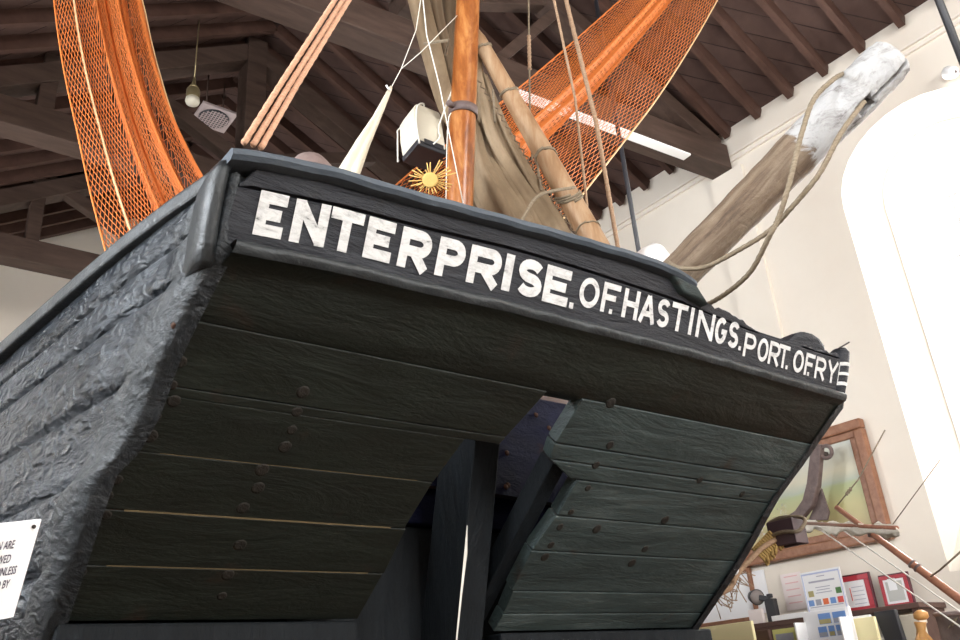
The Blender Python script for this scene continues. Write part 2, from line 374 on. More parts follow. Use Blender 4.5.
# ================================================================== THE BOAT
XC = 1.73
boat = thing('fishing_boat', (XC, 4.5, -H), 'black tarred wooden fishing boat with white lettered stern facing the camera', 'boat')
TOPX = [-.12, 0, .25, .45, .7, 1.0, 1.7, 2.7, 3.7, 4.7, 5.6, 6.2, 6.9]
TOPB = [1.165, 1.178, 1.23, 1.28, 1.332, 1.39, 1.49, 1.55, 1.50, 1.31, .93, .5, .04]
def hb(y, z):
    h = interp(y - 1.5, TOPX, TOPB)
    sh = max(0, (y - 5.0) / 3.4)
    if z > .56: g = 1 - .10*sh*(1.1 - z)
    else: g = max(0.02, 1 - ((.56 - z)/1.66)**(1.78 - .7*sh)) * (1 - .10*sh*.5)
    return h * g
ZB_X = [.549, .627, .795, 1.035, 1.281, 1.49, 1.643, 1.988, 2.394, 2.893]
ZB_Z = [.892, .896, .908, .913, .923, .924, .927, .933, .929, .923]
def zbot(x): return interp(x, ZB_X, ZB_Z)          # lower edge of the name board
def BY(z): return 1.47 - .45*(z - .925)             # face of the name board, raking aft as it rises
def cy(z): return 1.458 + 1.186*(.91 - z)           # raked counter plane
def yedge(z):
    if z > .92: return BY(z)
    if z > .89: return lerp(cy(.89) - .012, BY(.92), (z-.89)/.03)
    if z > .2: return cy(z) - .012
    return cy(.2) - .012 + .15*(.2 - z)
def sheer(y): return interp(y, [1.39, 1.5, 1.75, 1.95, 2.2, 2.5, 4.5, 6.5, 8.4], [1.025, 1.04, 1.045, 1.02, .995, .97, .93, 1.05, 1.32])
SEAM = [.955, .865, .70, .53, .36, .2, 0, -.2, -.4, -.6, -.8, -1.0]      # strake edges (fractions of the sheer)
def zprof():
    out = []; prev = 1.04
    for zs in SEAM:
        h = prev - zs
        for t, d in ((.015, .016), (.07, .002), (.14, -.002), (.5, -.004), (.86, -.002), (.93, .002), (.985, .016)): out.append((prev - h*t, d))
        prev = zs
    return out
ZP = zprof()
S_ST = [0, .003, .010, .018, .024, .05, .075, .1, .14, .19, .25, .33, .42, .5, .6, .7, .8, .88, .94, .98, 1]
EZ = [.206, .227, .359, .482, .519, .575, .607, .71, .80, .89]
EL = [.492, .489, .483, .476, .478, .522, .523, .522, .533, .550]
ER = [2.872, 2.873, 2.88, 2.884, 2.875, 2.868, 2.866, 2.890, 2.896, 2.906]
def edge_x(sgn, z): return interp(z, EZ, EL) if sgn < 0 else interp(z, EZ, ER)
def hull_side(sgn):
    rows = []
    for s in S_ST:
        row = []
        for z0, d in ZP:
            y0 = yedge(z0); y = lerp(y0, 8.4, s)
            k = sheer(y) / 1.04; z = z0*k if z0 > 0 else z0
            lip = interp(s, [0, .003, .010, .018, .024], [-.006, .003, .007, .006, 0])
            wgt = max(0, 1 - s/.12); wgt = wgt*wgt*(3 - 2*wgt) * interp(z0, [-.3, .2], [0, 1])
            want = sgn*(edge_x(sgn, z0) - XC) + .004
            x = hb(y, z0) + lip - d*(0 if s < .02 else 1) + wgt*(want - hb(yedge(z0), z0))
            row.append(Vector((XC + sgn*x, y, z)))
        rows.append(row)
    inner = [Vector((XC + sgn*(abs(p.x - XC) - (.034 if p.z < .885 else .010)), p.y + .004, p.z)) for p in rows[0]]
    m = MB(); m.grid([inner] + rows[:5], mat=1); m.grid(rows[4:]); return m
def side(name, sgn):
    return obj(name, hull_side(sgn), [MT['hull'], MT['lip']], boat)
side('hull_planking', -1); side('hull_planking', 1)
# keel and stem
mb = MB(); mb.lohi((XC-.09, 2.4, -H), (XC+.09, 8.3, -.98)); obj('keel', mb, MT['hull'], boat, .01)
mb = MB(); mb.beam((XC, 8.25, -H), (XC, 8.5, 1.5), .14, .22, up=(0,1,0)); obj('stem', mb, MT['hull'], boat, .01)
# bulwark rail caps on both sides
def rail(sgn):
    rows = []
    for i in range(24):
        y = lerp(1.455 if sgn < 0 else 1.60, 8.3, (i/23)**1.4); x = hb(y, 1.0); z = sheer(y)
        o, n_ = x + .028, max(x - .07, 0)
        rows.append([Vector((XC + sgn*o, y, z-.012)), Vector((XC + sgn*(o+.004), y, z+.02)), Vector((XC + sgn*(o-.01), y, z+.04)), Vector((XC + sgn*n_, y, z+.042)), Vector((XC + sgn*n_, y, z-.012))])
    m = MB(); m.grid(rows, True, caps=True, smooth=False); obj('rail_cap', m, MT['post'], boat, .006)
rail(-1); rail(1)
# deck
rows = []
for i in range(20):
    y = lerp(2.32, 8.2, i/19); b = max(hb(y, .75) - .04, .01)
    rows.append([Vector((XC - b, y, .62)), Vector((XC, y, .68)), Vector((XC + b, y, .62))])
mb = MB(); mb.grid(rows); obj('deck', mb, MT['shelf'], boat)
# counter planks (raked underside of the stern)
nrm = Vector((0, 1, 1.186)).normalized()
def edgeL(z): return edge_x(-1, z) + .022
def edgeR(z): return edge_x(1, z) - .022
mb = MB()
prof_rows = []
for i in range(61):
    f = i/60; wob = .003*math.sin(i*1.3) + .002*math.sin(i*3.7); x0 = lerp(.555, 2.885, f); zb = zbot(x0)
    r = [(1.53, zb+.003), (1.462, zb+.003), (1.450, zb-.001), (1.444+wob, zb-.010), (1.447+wob, zb-.020), (1.458, zb-.029), (max(cy(zb-.036), 1.468), zb-.036)]
    z_a = zb - .045
    r += [(cy(z), z) for z in (z_a, lerp(z_a, .776, .3), lerp(z_a, .776, .65), .779)] + [(cy(.774)+.012, .774), (cy(.774)+.05, .782)]
    prof_rows.append([Vector((lerp(edgeL(min(zz, .89)), edgeR(min(zz, .89)), f), yy, zz)) for yy, zz in r])
mb.grid([r[:6] for r in prof_rows], mat=1); mb.grid([r[5:] for r in prof_rows]); obj('counter_planking', mb, [MT['counter'], MT['post']], boat)  # bead rows in lighter tar: highlight from above put into the colour
def plank(m, xa0, xa1, xb0, xb1, z0, z1, th=.045, g=.0012, bv=.006):
    # one board between heights z1 (upper) and z0 (lower); xa = left ends, xb = right ends
    def P(x, z, d): return Vector((x, cy(z), z)) + nrm*d
    A = [P(xa1, z1-g, 0), P(xb1, z1-g, 0), P(xb0, z0+g, 0), P(xa0, z0+g, 0)]
    B = [P(xa1, z1-g, th), P(xb1, z1-g, th), P(xb0, z0+g, th), P(xa0, z0+g, th)]
    m.add(A + B, [(0,1,2,3), (7,6,5,4), (0,4,5,1), (1,5,6,2), (2,6,7,3), (3,7,4,0)])
mb = MB(); mc = MB()
ZL = [.774, .668, .557, .453, .35, .241]
cutL = lambda z: interp(z, [.24, .288, .428, .584, .618, .66, .77], [1.315, 1.317, 1.318, 1.335, 1.359, 1.495, 1.557])
for z1, z0 in zip(ZL[:-1], ZL[1:]):
    if z1 == .668:
        plank(mb, edgeL(.652), edgeL(z1), 1.487, 1.497, .652, z1, g=.0006); plank(mb, edgeL(z0), edgeL(.652), cutL(z0), 1.365, z0, .652, g=.0)
    else: plank(mb, edgeL(z0), edgeL(z1), cutL(z0)+random.uniform(-.01, .01), cutL(z1)-.001, z0, z1)
    if z0 in (.453, .35, .557):
        def P(x, z, d): return Vector((x, cy(z), z)) + nrm*d
        hgt = {.453: .0016, .35: .0011, .557: .0006}[z0]; x1 = cutL(z0) - .05
        mc.add([P(edgeL(z0)+.06, z0+hgt, .0006), P(x1, z0+hgt, .0006), P(x1, z0-hgt, .0006), P(edgeL(z0)+.06, z0-hgt, .0006)], [(0,1,2,3)])
obj('counter_planking', mb, MT['counter'], boat, .0022)
obj('caulk_seam', mc, MT['caulk'], boat)
mb = MB()
ZR = [.774, .672, .636, .598, .509, .42, .315, .253, .203]
cutR = lambda z: interp(z, [.2, .325, .416, .511, .596, .601, .614, .644, .66, .77], [1.850, 1.828, 1.815, 1.838, 1.844, 1.80, 1.741, 1.680, 1.679, 1.694])
for z1, z0 in zip(ZR[:-1], ZR[1:]):
    plank(mb, cutR(z0+.002)+random.uniform(-.008, .012) if z0 < .59 else cutR(z0+.002), cutR(z1-.002), edgeR(z0), edgeR(z1), z0, z1, g=0 if .645 in (z0, z1) and False else .0016)
obj('counter_planking', mb, MT['green'], boat, .003)
# timbers along the trunk opening
mb = MB()
mb.beam(Vector((1.79, cy(.61), .61)) + nrm*.08, Vector((1.80, cy(.2), .2)) + nrm*.08, .06, .07, up=nrm); obj('trunk_timber', mb, MT['rudder'], boat, .005)
mb = MB(); mb.beam(Vector((1.32, cy(.62), .62)) + nrm*.10, Vector((1.28, cy(.24), .24)) + nrm*.10, .06, .10, up=nrm); obj('trunk_timber', mb, MT['rudder'], boat, .005)
# sill under the counter and the lower stern
mb = MB(); mb.lohi((.50, 2.235, .10), (1.30, 2.38, .236)); obj('stern_sill', mb, MT['rudder'], boat, .008)
mb = MB(); mb.lohi((1.86, 2.28, .08), (2.95, 2.42, .199)); obj('stern_sill', mb, MT['rust'] if False else MT['rudder'], boat, .008)
rows = []
for k in range(14):
    z = lerp(.2, -1.0, k/13); y = yedge(z) + .14; b = max(hb(yedge(z), z) - .03, .05)
    rows.append([Vector((XC + b*t, y, z)) for t in (-1, -.5, 0, .5, 1)])
mb = MB(); mb.grid(rows); obj('lower_transom', mb, MT['rudder'], boat)
# inner transom with bolts, seen through the opening
mb = MB(); mb.lohi((1.2, 2.46, 1.03), (2.7, 2.62, 1.20)); obj('deck_beam', mb, MT['shelf'], boat, .01)
it = None
mb = MB(); mb.lohi((1.15, 2.36, .555), (2.55, 2.42, 1.09)); it = obj('inner_transom', mb, MT['blue'], boat, .006)
mb = MB(); mb.lohi((1.15, 2.385, -.2), (2.55, 2.44, .548)); obj('inner_transom', mb, MT['rudder'], boat, .006)
for px, py in ((507, 453), (508, 485), (506, 487), (549, 428), (536, 415)):
    p = atY(px, py, 2.36); mb = MB(); mb.lathe(p, [(.002, -.006), (.008, -.005), (.011, 0), (.011, .006)], 10, (0,1,0)); obj('bolt', mb, MT['rust'], it)
# port fashion post beside the name board, starboard corner post and timber head
mb = MB()
rows = []
for z, xo, dy in ((.85, .520, .012), (.885, .516, -.004), (.93, .514, -.012), (.99, .512, -.012), (1.03, .514, -.008), (1.052, .522, .006)):
    y_ = (BY(z) if z > .9 else 1.476) + dy
    rows.append([Vector((xo, y_+.12, z)), Vector((xo-.006, y_+.05, z)), Vector((xo-.002, y_+.012, z)), Vector((xo+.010, y_, z)), Vector((xo+.026, y_+.010, z)), Vector((xo+.026, y_+.12, z))])
mb.grid(rows, True, caps=True, smooth=True); obj('corner_post', mb, MT['post'], boat)
rows = []
for z, r in ((.915, .046), (.97, .047), (1.03, .046), (1.07, .040), (1.085, .026)):
    rows.append([Vector((2.884 + r*math.cos(a), BY(z) + .035 + r*math.sin(a), z)) for a in [2*math.pi*k/16 for k in range(16)]])
mb = MB(); mb.grid(rows, True, caps=True); obj('corner_post', mb, MT['board'], boat)
mb = MB(); hd = [(2.55, .99), (2.56, 1.04), (2.585, 1.075), (2.63, 1.108), (2.68, 1.124), (2.73, 1.126), (2.78, 1.118), (2.82, 1.10), (2.845, 1.07), (2.85, 1.0)]
mb.prism([(x, BY(z) + .05, z) for x, z in hd], (0, .11, 0)); obj('timber_head', mb, MT['board'], boat, .02)
mb = MB(); mb.tube([(2.84, 1.41, 1.075), (2.88, 1.385, 1.098)], .003, 6); obj('nail', mb, MT['iron'], boat)
# name board, upper stern plank, stern rail cap: all rake aft together
def strip(x0, x1, zl, zh, d0, d1, n=48, rag=0):
    rows = []
    for i in range(n+1):
        x = lerp(x0, x1, i/n); a = zl(x); b = zh(x) + rag*(random.random()-.5)
        rows.append([Vector((x, BY(a+.003)+d0, a+.003)), Vector((x, BY(b-.006)+d0, b-.006)), Vector((x, BY(b)+d0+.006, b)), Vector((x, BY(b)+d1, b)), Vector((x, BY(a)+d1, a))])
    m = MB(); m.grid(rows, True, caps=True, smooth=False); return m
nb_h = lambda x: zbot(x) + interp(x, [.55, 1.49, 1.9, 2.3, 2.85], [.116, .134, .126, .110, .116])
nb = obj('name_board', strip(.553, 2.85, lambda x: zbot(x)-.001, nb_h, 0, .035), MT['board'], boat)
def railtop(x): return interp(x, [.534, .56, .593, .749, .932, 1.136, 1.437, 1.752, 1.90, 1.986], [1.065, 1.072, 1.077, 1.094, 1.100, 1.111, 1.127, 1.139, 1.136, 1.118])
up_h = lambda x: min(railtop(x) - .024, zbot(x) + .118 + (x-.565)*3.0 if x < .59 else 9)
obj('stern_plank', strip(.566, 1.98, lambda x: nb_h(x)+.0025, up_h, .002, .045), MT['board'], boat)
obj('stern_plank', strip(1.98, 2.86, lambda x: nb_h(x)+.0025, lambda x: interp(x, [1.98, 2.05, 2.142, 2.25, 2.359, 2.40, 2.56, 2.86], [1.092, 1.085, 1.078, 1.072, 1.052, 1.045, 1.046, 1.06]), .006, .07, rag=.010), MT['board'], boat)
rows = []
for i in range(49):
    x = lerp(.530, 1.985, i/48); z = railtop(x); wv = .002*math.sin(i*1.3); y_ = BY(z)
    rows.append([Vector((x, yy, zz)) for yy, zz in ((y_-.010+wv, z-.026), (y_-.020+wv, z-.018), (y_-.020+wv, z-.006), (y_-.010, z+.002), (y_+.12, z+.006), (y_+.13, z-.024))])
mb = MB(); mb.grid(rows, True, caps=True, smooth=False); obj('stern_rail_cap', mb, MT['cap'], boat)
# broken cap end beside the outrigger: splintered wedges
mb = MB(); mb.prism([(1.88, 1.365, 1.112), (1.99, 1.365, 1.098), (2.06, 1.385, 1.062), (1.94, 1.385, 1.075)], (0, .10, 0)); obj('splintered_chock', mb, MT['green'], boat, .006)
mb = MB(); mb.prism([(1.80, 1.40, 1.142), (1.85, 1.39, 1.168), (1.92, 1.39, 1.160), (1.95, 1.40, 1.10)], (0, .08, 0)); obj('splintered_chock', mb, MT['green'], boat, .006)
# lettering
def strokes(m, pts, w, place, closed=False):
    P = [Vector((p[0], p[1])) for p in pts]; n = len(P); L = []; R = []
    for i in range(n):
        if closed: a, b = P[(i-1) % n], P[(i+1) % n]
        else: a, b = P[max(i-1, 0)], P[min(i+1, n-1)]
        def perp(u, v): d = (v-u).normalized(); return Vector((-d.y, d.x))
        if closed or 0 < i < n-1:
            n1, n2 = perp(a, P[i]), perp(P[i], b); q = (n1+n2); q = q / max(q.length_squared/2, .5)
        else: q = perp(a, b)
        L.append(P[i] + q*w/2); R.append(P[i] - q*w/2)
    rng = n if closed else n-1
    for i in range(rng):
        j = (i+1) % n
        m.add([place(*L[i]), place(*R[i]), place(*R[j]), place(*L[j])], [(0,1,2,3)])
def arcpts(cx, cy_, rx, ry, a0, a1, n=12): return [(cx + rx*math.cos(math.radians(lerp(a0, a1, k/n))), cy_ + ry*math.sin(math.radians(lerp(a0, a1, k/n)))) for k in range(n+1)]
def glyph(ch, W, t):
    h = t/2; e = h
    if ch == 'E': return [([(e,0),(e,1)],0), ([(0,h),(W,h)],0), ([(0,.5),(W*.86,.5)],0), ([(0,1-h),(W,1-h)],0)]
    if ch == 'F': return [([(e,0),(e,1)],0), ([(0,.52),(W*.8,.52)],0), ([(0,1-h),(W,1-h)],0)]
    if ch == 'N': return [([(e,0),(e,1)],0), ([(W-e,0),(W-e,1)],0), ([(e,1-h*.6),(W-e,h*.6)],0)]
    if ch == 'T': return [([(W/2,0),(W/2,1)],0), ([(0,1-h),(W,1-h)],0)]
    if ch == 'H': return [([(e,0),(e,1)],0), ([(W-e,0),(W-e,1)],0), ([(e,.5),(W-e,.5)],0)]
    if ch == 'I': return [([(W/2,0),(W/2,1)],0)]
    if ch == 'A': return [([(e*.8,0),(W/2,1-h*.4)],0), ([(W-e*.8,0),(W/2,1-h*.4)],0), ([(W*.25,.32),(W*.75,.32)],0)]
    if ch == 'Y': return [([(W/2,0),(W/2,.5)],0), ([(e*.8,1),(W/2,.46)],0), ([(W-e*.8,1),(W/2,.46)],0)]
    if ch in 'PR':
        ry = (.56-t/2)/2*1.0; cyy = 1-h-ry; rx = min(W-e-h, ry*1.2); bx = W-h-rx
        g = [([(e,0),(e,1)],0), ([(e,1-h),(bx,1-h)] + arcpts(bx, cyy, rx, ry, 90, -90)[1:-1] + [(bx,cyy-ry),(e,cyy-ry)],0)]
        if ch == 'R': g.append(([(W*.45, cyy-ry), (W-e*.9, 0)],0))
        return g
    if ch == 'O': return [(arcpts(W/2,.5,W/2-h,.5-h,0,360,20)[:-1],1)]
    if ch == 'G': return [(arcpts(W/2,.5,W/2-h,.5-h,50,345,18) + [(W-h,.48),(W*.55,.48)],0)]
    if ch == 'S':
        rx = W/2-h; ry = (1-t)/4
        return [(arcpts(W/2,1-h-ry,rx,ry,25,270,12) + arcpts(W/2,h+ry,rx,ry,90,-155,12)[1:],0)]
    if ch == '.': return [([(W/2,0),(W/2,t*1.0)],0)]
LET = [('E',.612,.675,0),('N',.693,.775,0),('T',.779,.861,0),('E',.872,.944,0),('R',.964,1.05,0),('P',1.07,1.15,0),('R',1.164,1.264,0),('I',1.272,1.306,0),('S',1.322,1.406,0),('E',1.414,1.503,0),('.',1.510,1.530,0),
       ('O',1.541,1.616,1),('F',1.628,1.695,1),('.',1.661,1.677,1),('H',1.713,1.776,1),('A',1.783,1.850,1),('S',1.858,1.911,1),('T',1.918,1.990,1),('I',1.999,2.026,1),('N',2.040,2.122,1),('G',2.130,2.188,1),('S',2.198,2.250,1),('.',2.256,2.272,1),
       ('P',2.284,2.345,2),('O',2.358,2.416,2),('R',2.421,2.482,2),('T',2.474,2.536,2),('.',2.522,2.538,2),('O',2.563,2.625,2),('F',2.634,2.690,2),('.',2.652,2.668,2),('R',2.699,2.763,2),('Y',2.772,2.840,2)]
words = [MB(), MB(), MB()]
for k, (ch, xa, xb, g) in enumerate(LET):
    hgt = (.087, .077, .071)[g] if not (g == 0 and xa > 1.3) else .090; lo = (.0285, .0405, .027)[g]; t = (.0235, .0150, .0125)[g]
    W = (xb-xa)/hgt
    if ch == '.': t = .75*(xb-xa)
    zoff = 1.4695 - .0008
    def place(u, v, xa=xa, hgt=hgt, lo=lo):
        x = xa + u*hgt; z = zbot(x) + lo + v*hgt
        return Vector((x, BY(z) - .0022, z))
    for si, (pts, cl) in enumerate(glyph(ch, W, t/hgt)):
        strokes(words[g], pts, t/hgt*(1.15 if ch == 'I' and g == 0 else 1), lambda u, v: place(u, v) + Vector((0, -.0004*si, 0)), cl)
for g in range(3): obj('lettering', words[g], MT['letter'], nb)
# the last E sits round the starboard corner post
mb = MB()
for z0, z1, a0, a1 in ((.950, .962, 3.7, 5.5), (.984, .994, 3.75, 5.4), (1.016, 1.028, 3.7, 5.5), (.950, 1.028, 3.7, 4.0)):
    R_ = .0485; mb.grid([[Vector((2.884 + R_*math.cos(lerp(a0,a1,k/6)), BY(z) + .035 + R_*math.sin(lerp(a0,a1,k/6)), z)) for k in range(7)] for z in (z0, z1)])
obj('lettering', mb, MT['letter'], nb)
# iron dumps and scars on the counter
for px, py in ((238, 287), (378, 301), (355, 334), (326, 365), (172, 345), (176, 327), (205, 310), (645, 405), (758, 400)):
    d = cray(px, py); t = (1.458 + 1.186*.91)/(d[1] + 1.186*d[2]); p = d*t
    mb = MB(); mb.lathe(p + nrm*.004, [(.002, -.002), (.004, -.004), (.007, -.003), (.010, .002)], 9, nrm); obj('nail_head', mb, MT['rust'] if px < 400 else MT['iron'], boat)
def cplane(px, py):
    d = cray(px, py); return d * ((1.458 + 1.186*.91)/(d[1] + 1.186*d[2]))
MT['plug'] = grain('rusty_plug', [(.009,.008,.006), (.020,.015,.011)], 60, rough=.7, bs=.8, bd=.004)
for px, py in ((180,362), (172,385), (174,401), (153,417), (150,436), (122,459), (117,480), (107,496), (106,515), (86,541), (80,572), (303,392), (297,412), (292,430), (285,447), (262,470), (258,488), (243,508), (240,545), (228,575), (222,596),
               (610,445), (596,465), (588,488), (571,512), (560,527), (551,545), (545,557), (597,529), (645,549), (632,563), (665,520), (611,403), (700,480), (742,494)):
    mb = MB(); p = cplane(px, py); q = random.uniform(.8, 1.25); mb.lathe(p - nrm*.0006, [(.004, -.0012), (.010*q, -.0014), (.014*q, -.0008), (.016*q, .003)], 11, nrm); obj('fastening', mb, MT['plug'], boat)
# rudder in the trunk
rud = None
def rp(px, py, Y): return atY(px, py, Y)
yr = lambda z: 2.2 - .17*(z - .17)/.6      # aft edge rakes aft towards the head
def rud_sec(z):
    ya = yr(z); th = .052; xc = 1.668
    bl = interp(z, [-1, .15, .48, .52, 1], [0, 0, .0, .0, 0])
    return [Vector((xc - th, ya, z)), Vector((xc + th, ya, z)), Vector((xc + th, ya + .20, z)), Vector((xc - th, ya + .20, z))]
mb = MB(); mb.grid([rud_sec(z) for z in (-1.05, -.5, .1, .5, .80, .90)], True, caps=True, smooth=False)
rud = obj('rudder', mb, MT['rudder'], boat, .006)
mb = MB(); mb.grid([[Vector((1.668-.0535, yr(z)-.002, z)), Vector((1.668-.0535+interp(z, [.1, .3, .44, .5], [.004, .007, .012, .002]), yr(z)-.003, z))] for z in (-.6, .1, .3, .42, .50)] , smooth=False); obj('worn_white_edge', mb, MT['ropewhite'], rud)
mb = MB(); mb.beam((1.668, 2.05, .90), (1.668, 2.05, 1.24), .09, .11); mb.beam((1.668, 2.02, 1.24), (1.9, 2.95, 1.30), .09, .11); obj('tiller', mb, MT['frame'], rud, .01)
# mast (mizzen) with iron band
mpt = lambda z: Vector((1.75, 2.197 - .176*(z - 1.76), z))
mb = MB(); zs = [.60, 1.2, 1.76, 2.2, 2.7, 3.2, 3.8, 4.25]
mb.tube([mpt(z) for z in zs], [.058, .057, .0555, .052, .049, .046, .042, .038], 20); mast = obj('mast', mb, MT['mast'], boat)
mb = MB(); mb.lathe(mpt(2.16), [(.0555, -.018), (.060, -.018), (.060, .018), (.0555, .018)], 20, (0, -.176, 1))
c = mpt(2.16); mb.tube([c + Vector((-.058, -.01, 0)), c + Vector((-.085, -.02, -.004)), c + Vector((-.09, -.02, -.01))], [.012, .014, .010], 8); obj('mast_band', mb, MT['anchoriron'], mast)
# outrigger spar over the stern
A_ = Vector((2.175, 1.5, 1.297)); B_ = atY(896, 53, .745); dirn = (B_ - A_).normalized()
pts = []; rad = []
for t, r in ((-.42, .066), (0, .067), (.2, .068), (.4, .070), (.6, .073), (.8, .076), (.93, .075), (.985, .068), (1.0, .05)):
    pts.append(A_ + (B_-A_)*t); rad.append(r)
out_t = thing('outrigger_spar', A_, 'thick weathered outrigger spar with white painted end jutting over the stern rail', 'spar')
fine = []; fr = []
for i in range(len(pts)-1):
    for k in range(5):
        fine.append(lerp(pts[i], pts[i+1], k/5)); fr.append(lerp(rad[i], rad[i+1], k/5) * (1 + .02*math.sin(i*5+k*1.7)))
fine.append(pts[-1]); fr.append(rad[-1])
mb = MB(); mb.tube(fine, fr, 28)
def sparmat():
    m, nt, p = newmat('part_painted_spar'); tc = N(nt, 'ShaderNodeTexCoord').outputs['Object']
    dp = N(nt, 'ShaderNodeVectorMath', operation='DOT_PRODUCT'); nt.links.new(tc, dp.inputs[0]); dp.inputs[1].default_value = dirn
    a = noise(nt, tc, 12, (1,1,1), 8, .7, .8)
    ad = N(nt, 'ShaderNodeMath', operation='MULTIPLY_ADD'); nt.links.new(a, ad.inputs[0]); ad.inputs[1].default_value = .22; nt.links.new(dp.outputs['Value'], ad.inputs[2])
    msk = ramp(nt, ad.outputs[0], [(.60, (0,0,0)), (.62, (1,1,1))])
    cv = N(nt, 'ShaderNodeCombineXYZ'); e1 = dirn.orthogonal().normalized(); e2 = dirn.cross(e1)
    for k, (ax, sc_) in enumerate(((dirn, .22), (e1, 2.0), (e2, 2.0))):
        dq = N(nt, 'ShaderNodeVectorMath', operation='DOT_PRODUCT'); nt.links.new(tc, dq.inputs[0]); dq.inputs[1].default_value = ax*sc_
        nt.links.new(dq.outputs['Value'], cv.inputs[k])
    g = noise(nt, cv.outputs[0], 14, (1,1,1), 8, .7, .7)
    wd = ramp(nt, g, [(.3, (.05,.032,.02)), (.45, (.16,.105,.065)), (.6, (.25,.185,.125)), (.75, (.34,.27,.20))])
    wh = ramp(nt, noise(nt, tc, 18, (1,.5,1), 8, .7, .6), [(.34, (.13,.12,.11)), (.41, (.34,.32,.31)), (.5, (.50,.49,.48)), (.8, (.55,.545,.54))])
    nt.links.new(mix(nt, msk, wd, wh), p.inputs['Base Color']); p.inputs['Roughness'].default_value = .65
    b1 = bump(nt, p, g, .7, .01); b2 = bump(nt, p, a, .9, .02, b1); bump(nt, p, noise(nt, tc, 70, (1,.5,1), 5, .7, .5), .7, .006, b2); return m
spar_o = obj('spar', mb, sparmat(), out_t)
# sheave slot and end crack, cut through the white end
def cut(o, corners_list):
    m = MB()
    for c, d, rot in corners_list: m.box(c, d, rot)
    c_o = obj('cutter', m, MT['iron'], None, 0, base=BASE[o]); 
    c_o.location = c_o.location
    md = o.modifiers.new('cut', 'BOOLEAN'); md.object = c_o; md.operation = 'DIFFERENCE'; md.solver = 'EXACT'
    c_o.parent = None
    bpy.context.view_layer.update()
    ev = o.evaluated_get(bpy.context.evaluated_depsgraph_get()); me = bpy.data.meshes.new_from_object(ev)
    o.modifiers.clear(); o.data = me; bpy.data.objects.remove(c_o)
vw = B_.normalized(); sdv = dirn.cross(vw).normalized()
if (RX*sdv.x + RY*sdv.y + RZ*sdv.z).y < 0: sdv = -sdv
rad_d = (sdv*.62 - (vw - dirn*vw.dot(dirn)).normalized()*.78).normalized(); tan_d = dirn.cross(rad_d)
rq = Matrix((dirn, rad_d, tan_d)).transposed()
cut(spar_o, [(lerp(A_, B_, .95) + rad_d*.05, (.30, .075, .014), rq)])
cut(spar_o, [(lerp(A_, B_, .80) + rad_d*.055 + tan_d*.0, (.055, .09, .045), rq)])
# ================================================================== RIGGING AND GEAR ON BOARD
def rope(name, pts, r, mat, label, cat='rope', group=None, n=8, laid=True, parts=None, seg=10):
    P = spline(pts, seg); m = MB()
    L = sum((P[i+1]-P[i]).length for i in range(len(P)-1))
    if laid and L/len(P) > .02:
        Q = []
        for i in range(len(P)-1):
            k = max(1, int((P[i+1]-P[i]).length/.02))
            Q += [lerp(P[i], P[i+1], j/k) for j in range(k)]
        P = Q + [P[-1]]
    m.tube(P, r, 9 if laid else n, twist=(.9, .10) if laid else None)
    return tag(obj(name, m, MT[mat], None, 0, base=P[0] if P[0].z < P[-1].z else P[-1]), label, cat, group)
rope('rope', [atY(864,102,.84), atY(841,133,.86), atY(819,174,.93), atY(791,208,1.03), atY(769,231,1.12), atY(737,251,1.24), atY(705,267,1.36), atY(680,268,1.42), atY(668,262,1.50)], .0075, 'ropegrey', 'grey brown rope hanging from the notch of the white spar end to its foot')
rope('rope', [atY(846,73,.90), atY(834,79,.86), atY(814,99,.90), atY(803,129,.93), atY(796,156,.96), atY(787,192,1.0), atY(778,219,1.05), atY(769,237,1.09), atY(751,271,1.2), atY(728,292,1.32), atY(708,304,1.43), atY(700,306,1.5)], .0075, 'ropegrey', 'grey brown rope looped over the top of the white painted spar')
MH = mpt(3.75)
for dx, p0, lb in ((0, (.60, 1.64, 1.16), 'leftmost of the three pinkish ropes rising from the port rail corner'), (1, (.635, 1.62, 1.17), 'middle of the three pinkish ropes rising from the port rail corner'), (2, (.66, 1.60, 1.18), 'rightmost of the three pinkish ropes rising from the port rail corner')):
    pend = [(244,143), (253,145), (261,148)][dx]; ptop = [(335,0), (343,0), (349,0)][dx]
    rope('rope', [atY(*pend, 1.60), atY(*ptop, 1.76), mpt(3.7) + Vector((-.04, -.02*dx, -.05*dx))], .0078, 'ropepink', lb, 'rope', 'port shrouds of the mast', seg=2)
rope('rope', [Vector((2.80, 2.42, 1.0)), atY(618,248,2.22), atY(566,0,2.03), mpt(3.72)], .0105, 'rope', 'thick tan rope right of the leaning spar, running from above to the starboard side', 'rope', None, seg=2)
rope('rope', [Vector((2.66, 2.60, 1.0)), atY(587,205,2.35), atY(554,0,2.12), mpt(3.7)], .0065, 'rope', 'thin tan rope crossing the right orange net', 'rope', None, seg=2)
hal = thing('rope', atY(531,125,2.5), 'hanging tan rope with a thick whipped splice above the leaning spar', 'rope')
m = MB(); m.tube([atY(532,160,2.5), atY(530,120,2.5), atY(528.5,0,2.45), mpt(3.7)], .005, 7); obj('line', m, MT['ropegrey'], hal)
m = MB(); m.tube([lerp(atY(528.8,36,2.46), atY(529.6,69,2.48), k/16) for k in range(17)], [.0085 if k % 2 else .0115 for k in range(17)], 8); obj('splice', m, MT['rope'], hal)
rope('cord', [atY(463,203,2.06), atY(440,88,2.0), atY(423,0,1.95), Vector((1.5, 1.9, 3.3))], .0022, 'ropewhite', 'white cord slanting down across the varnished mast', 'cord', None, 6, False, seg=3)
rope('cord', [atY(446,202,2.10), atY(446.5,160,2.08), atY(448,122,2.06), atY(451,113,2.05)], .002, 'ropewhite', 'short white cord hanging from the iron band on the mast', 'cord', None, 6, False, seg=3)
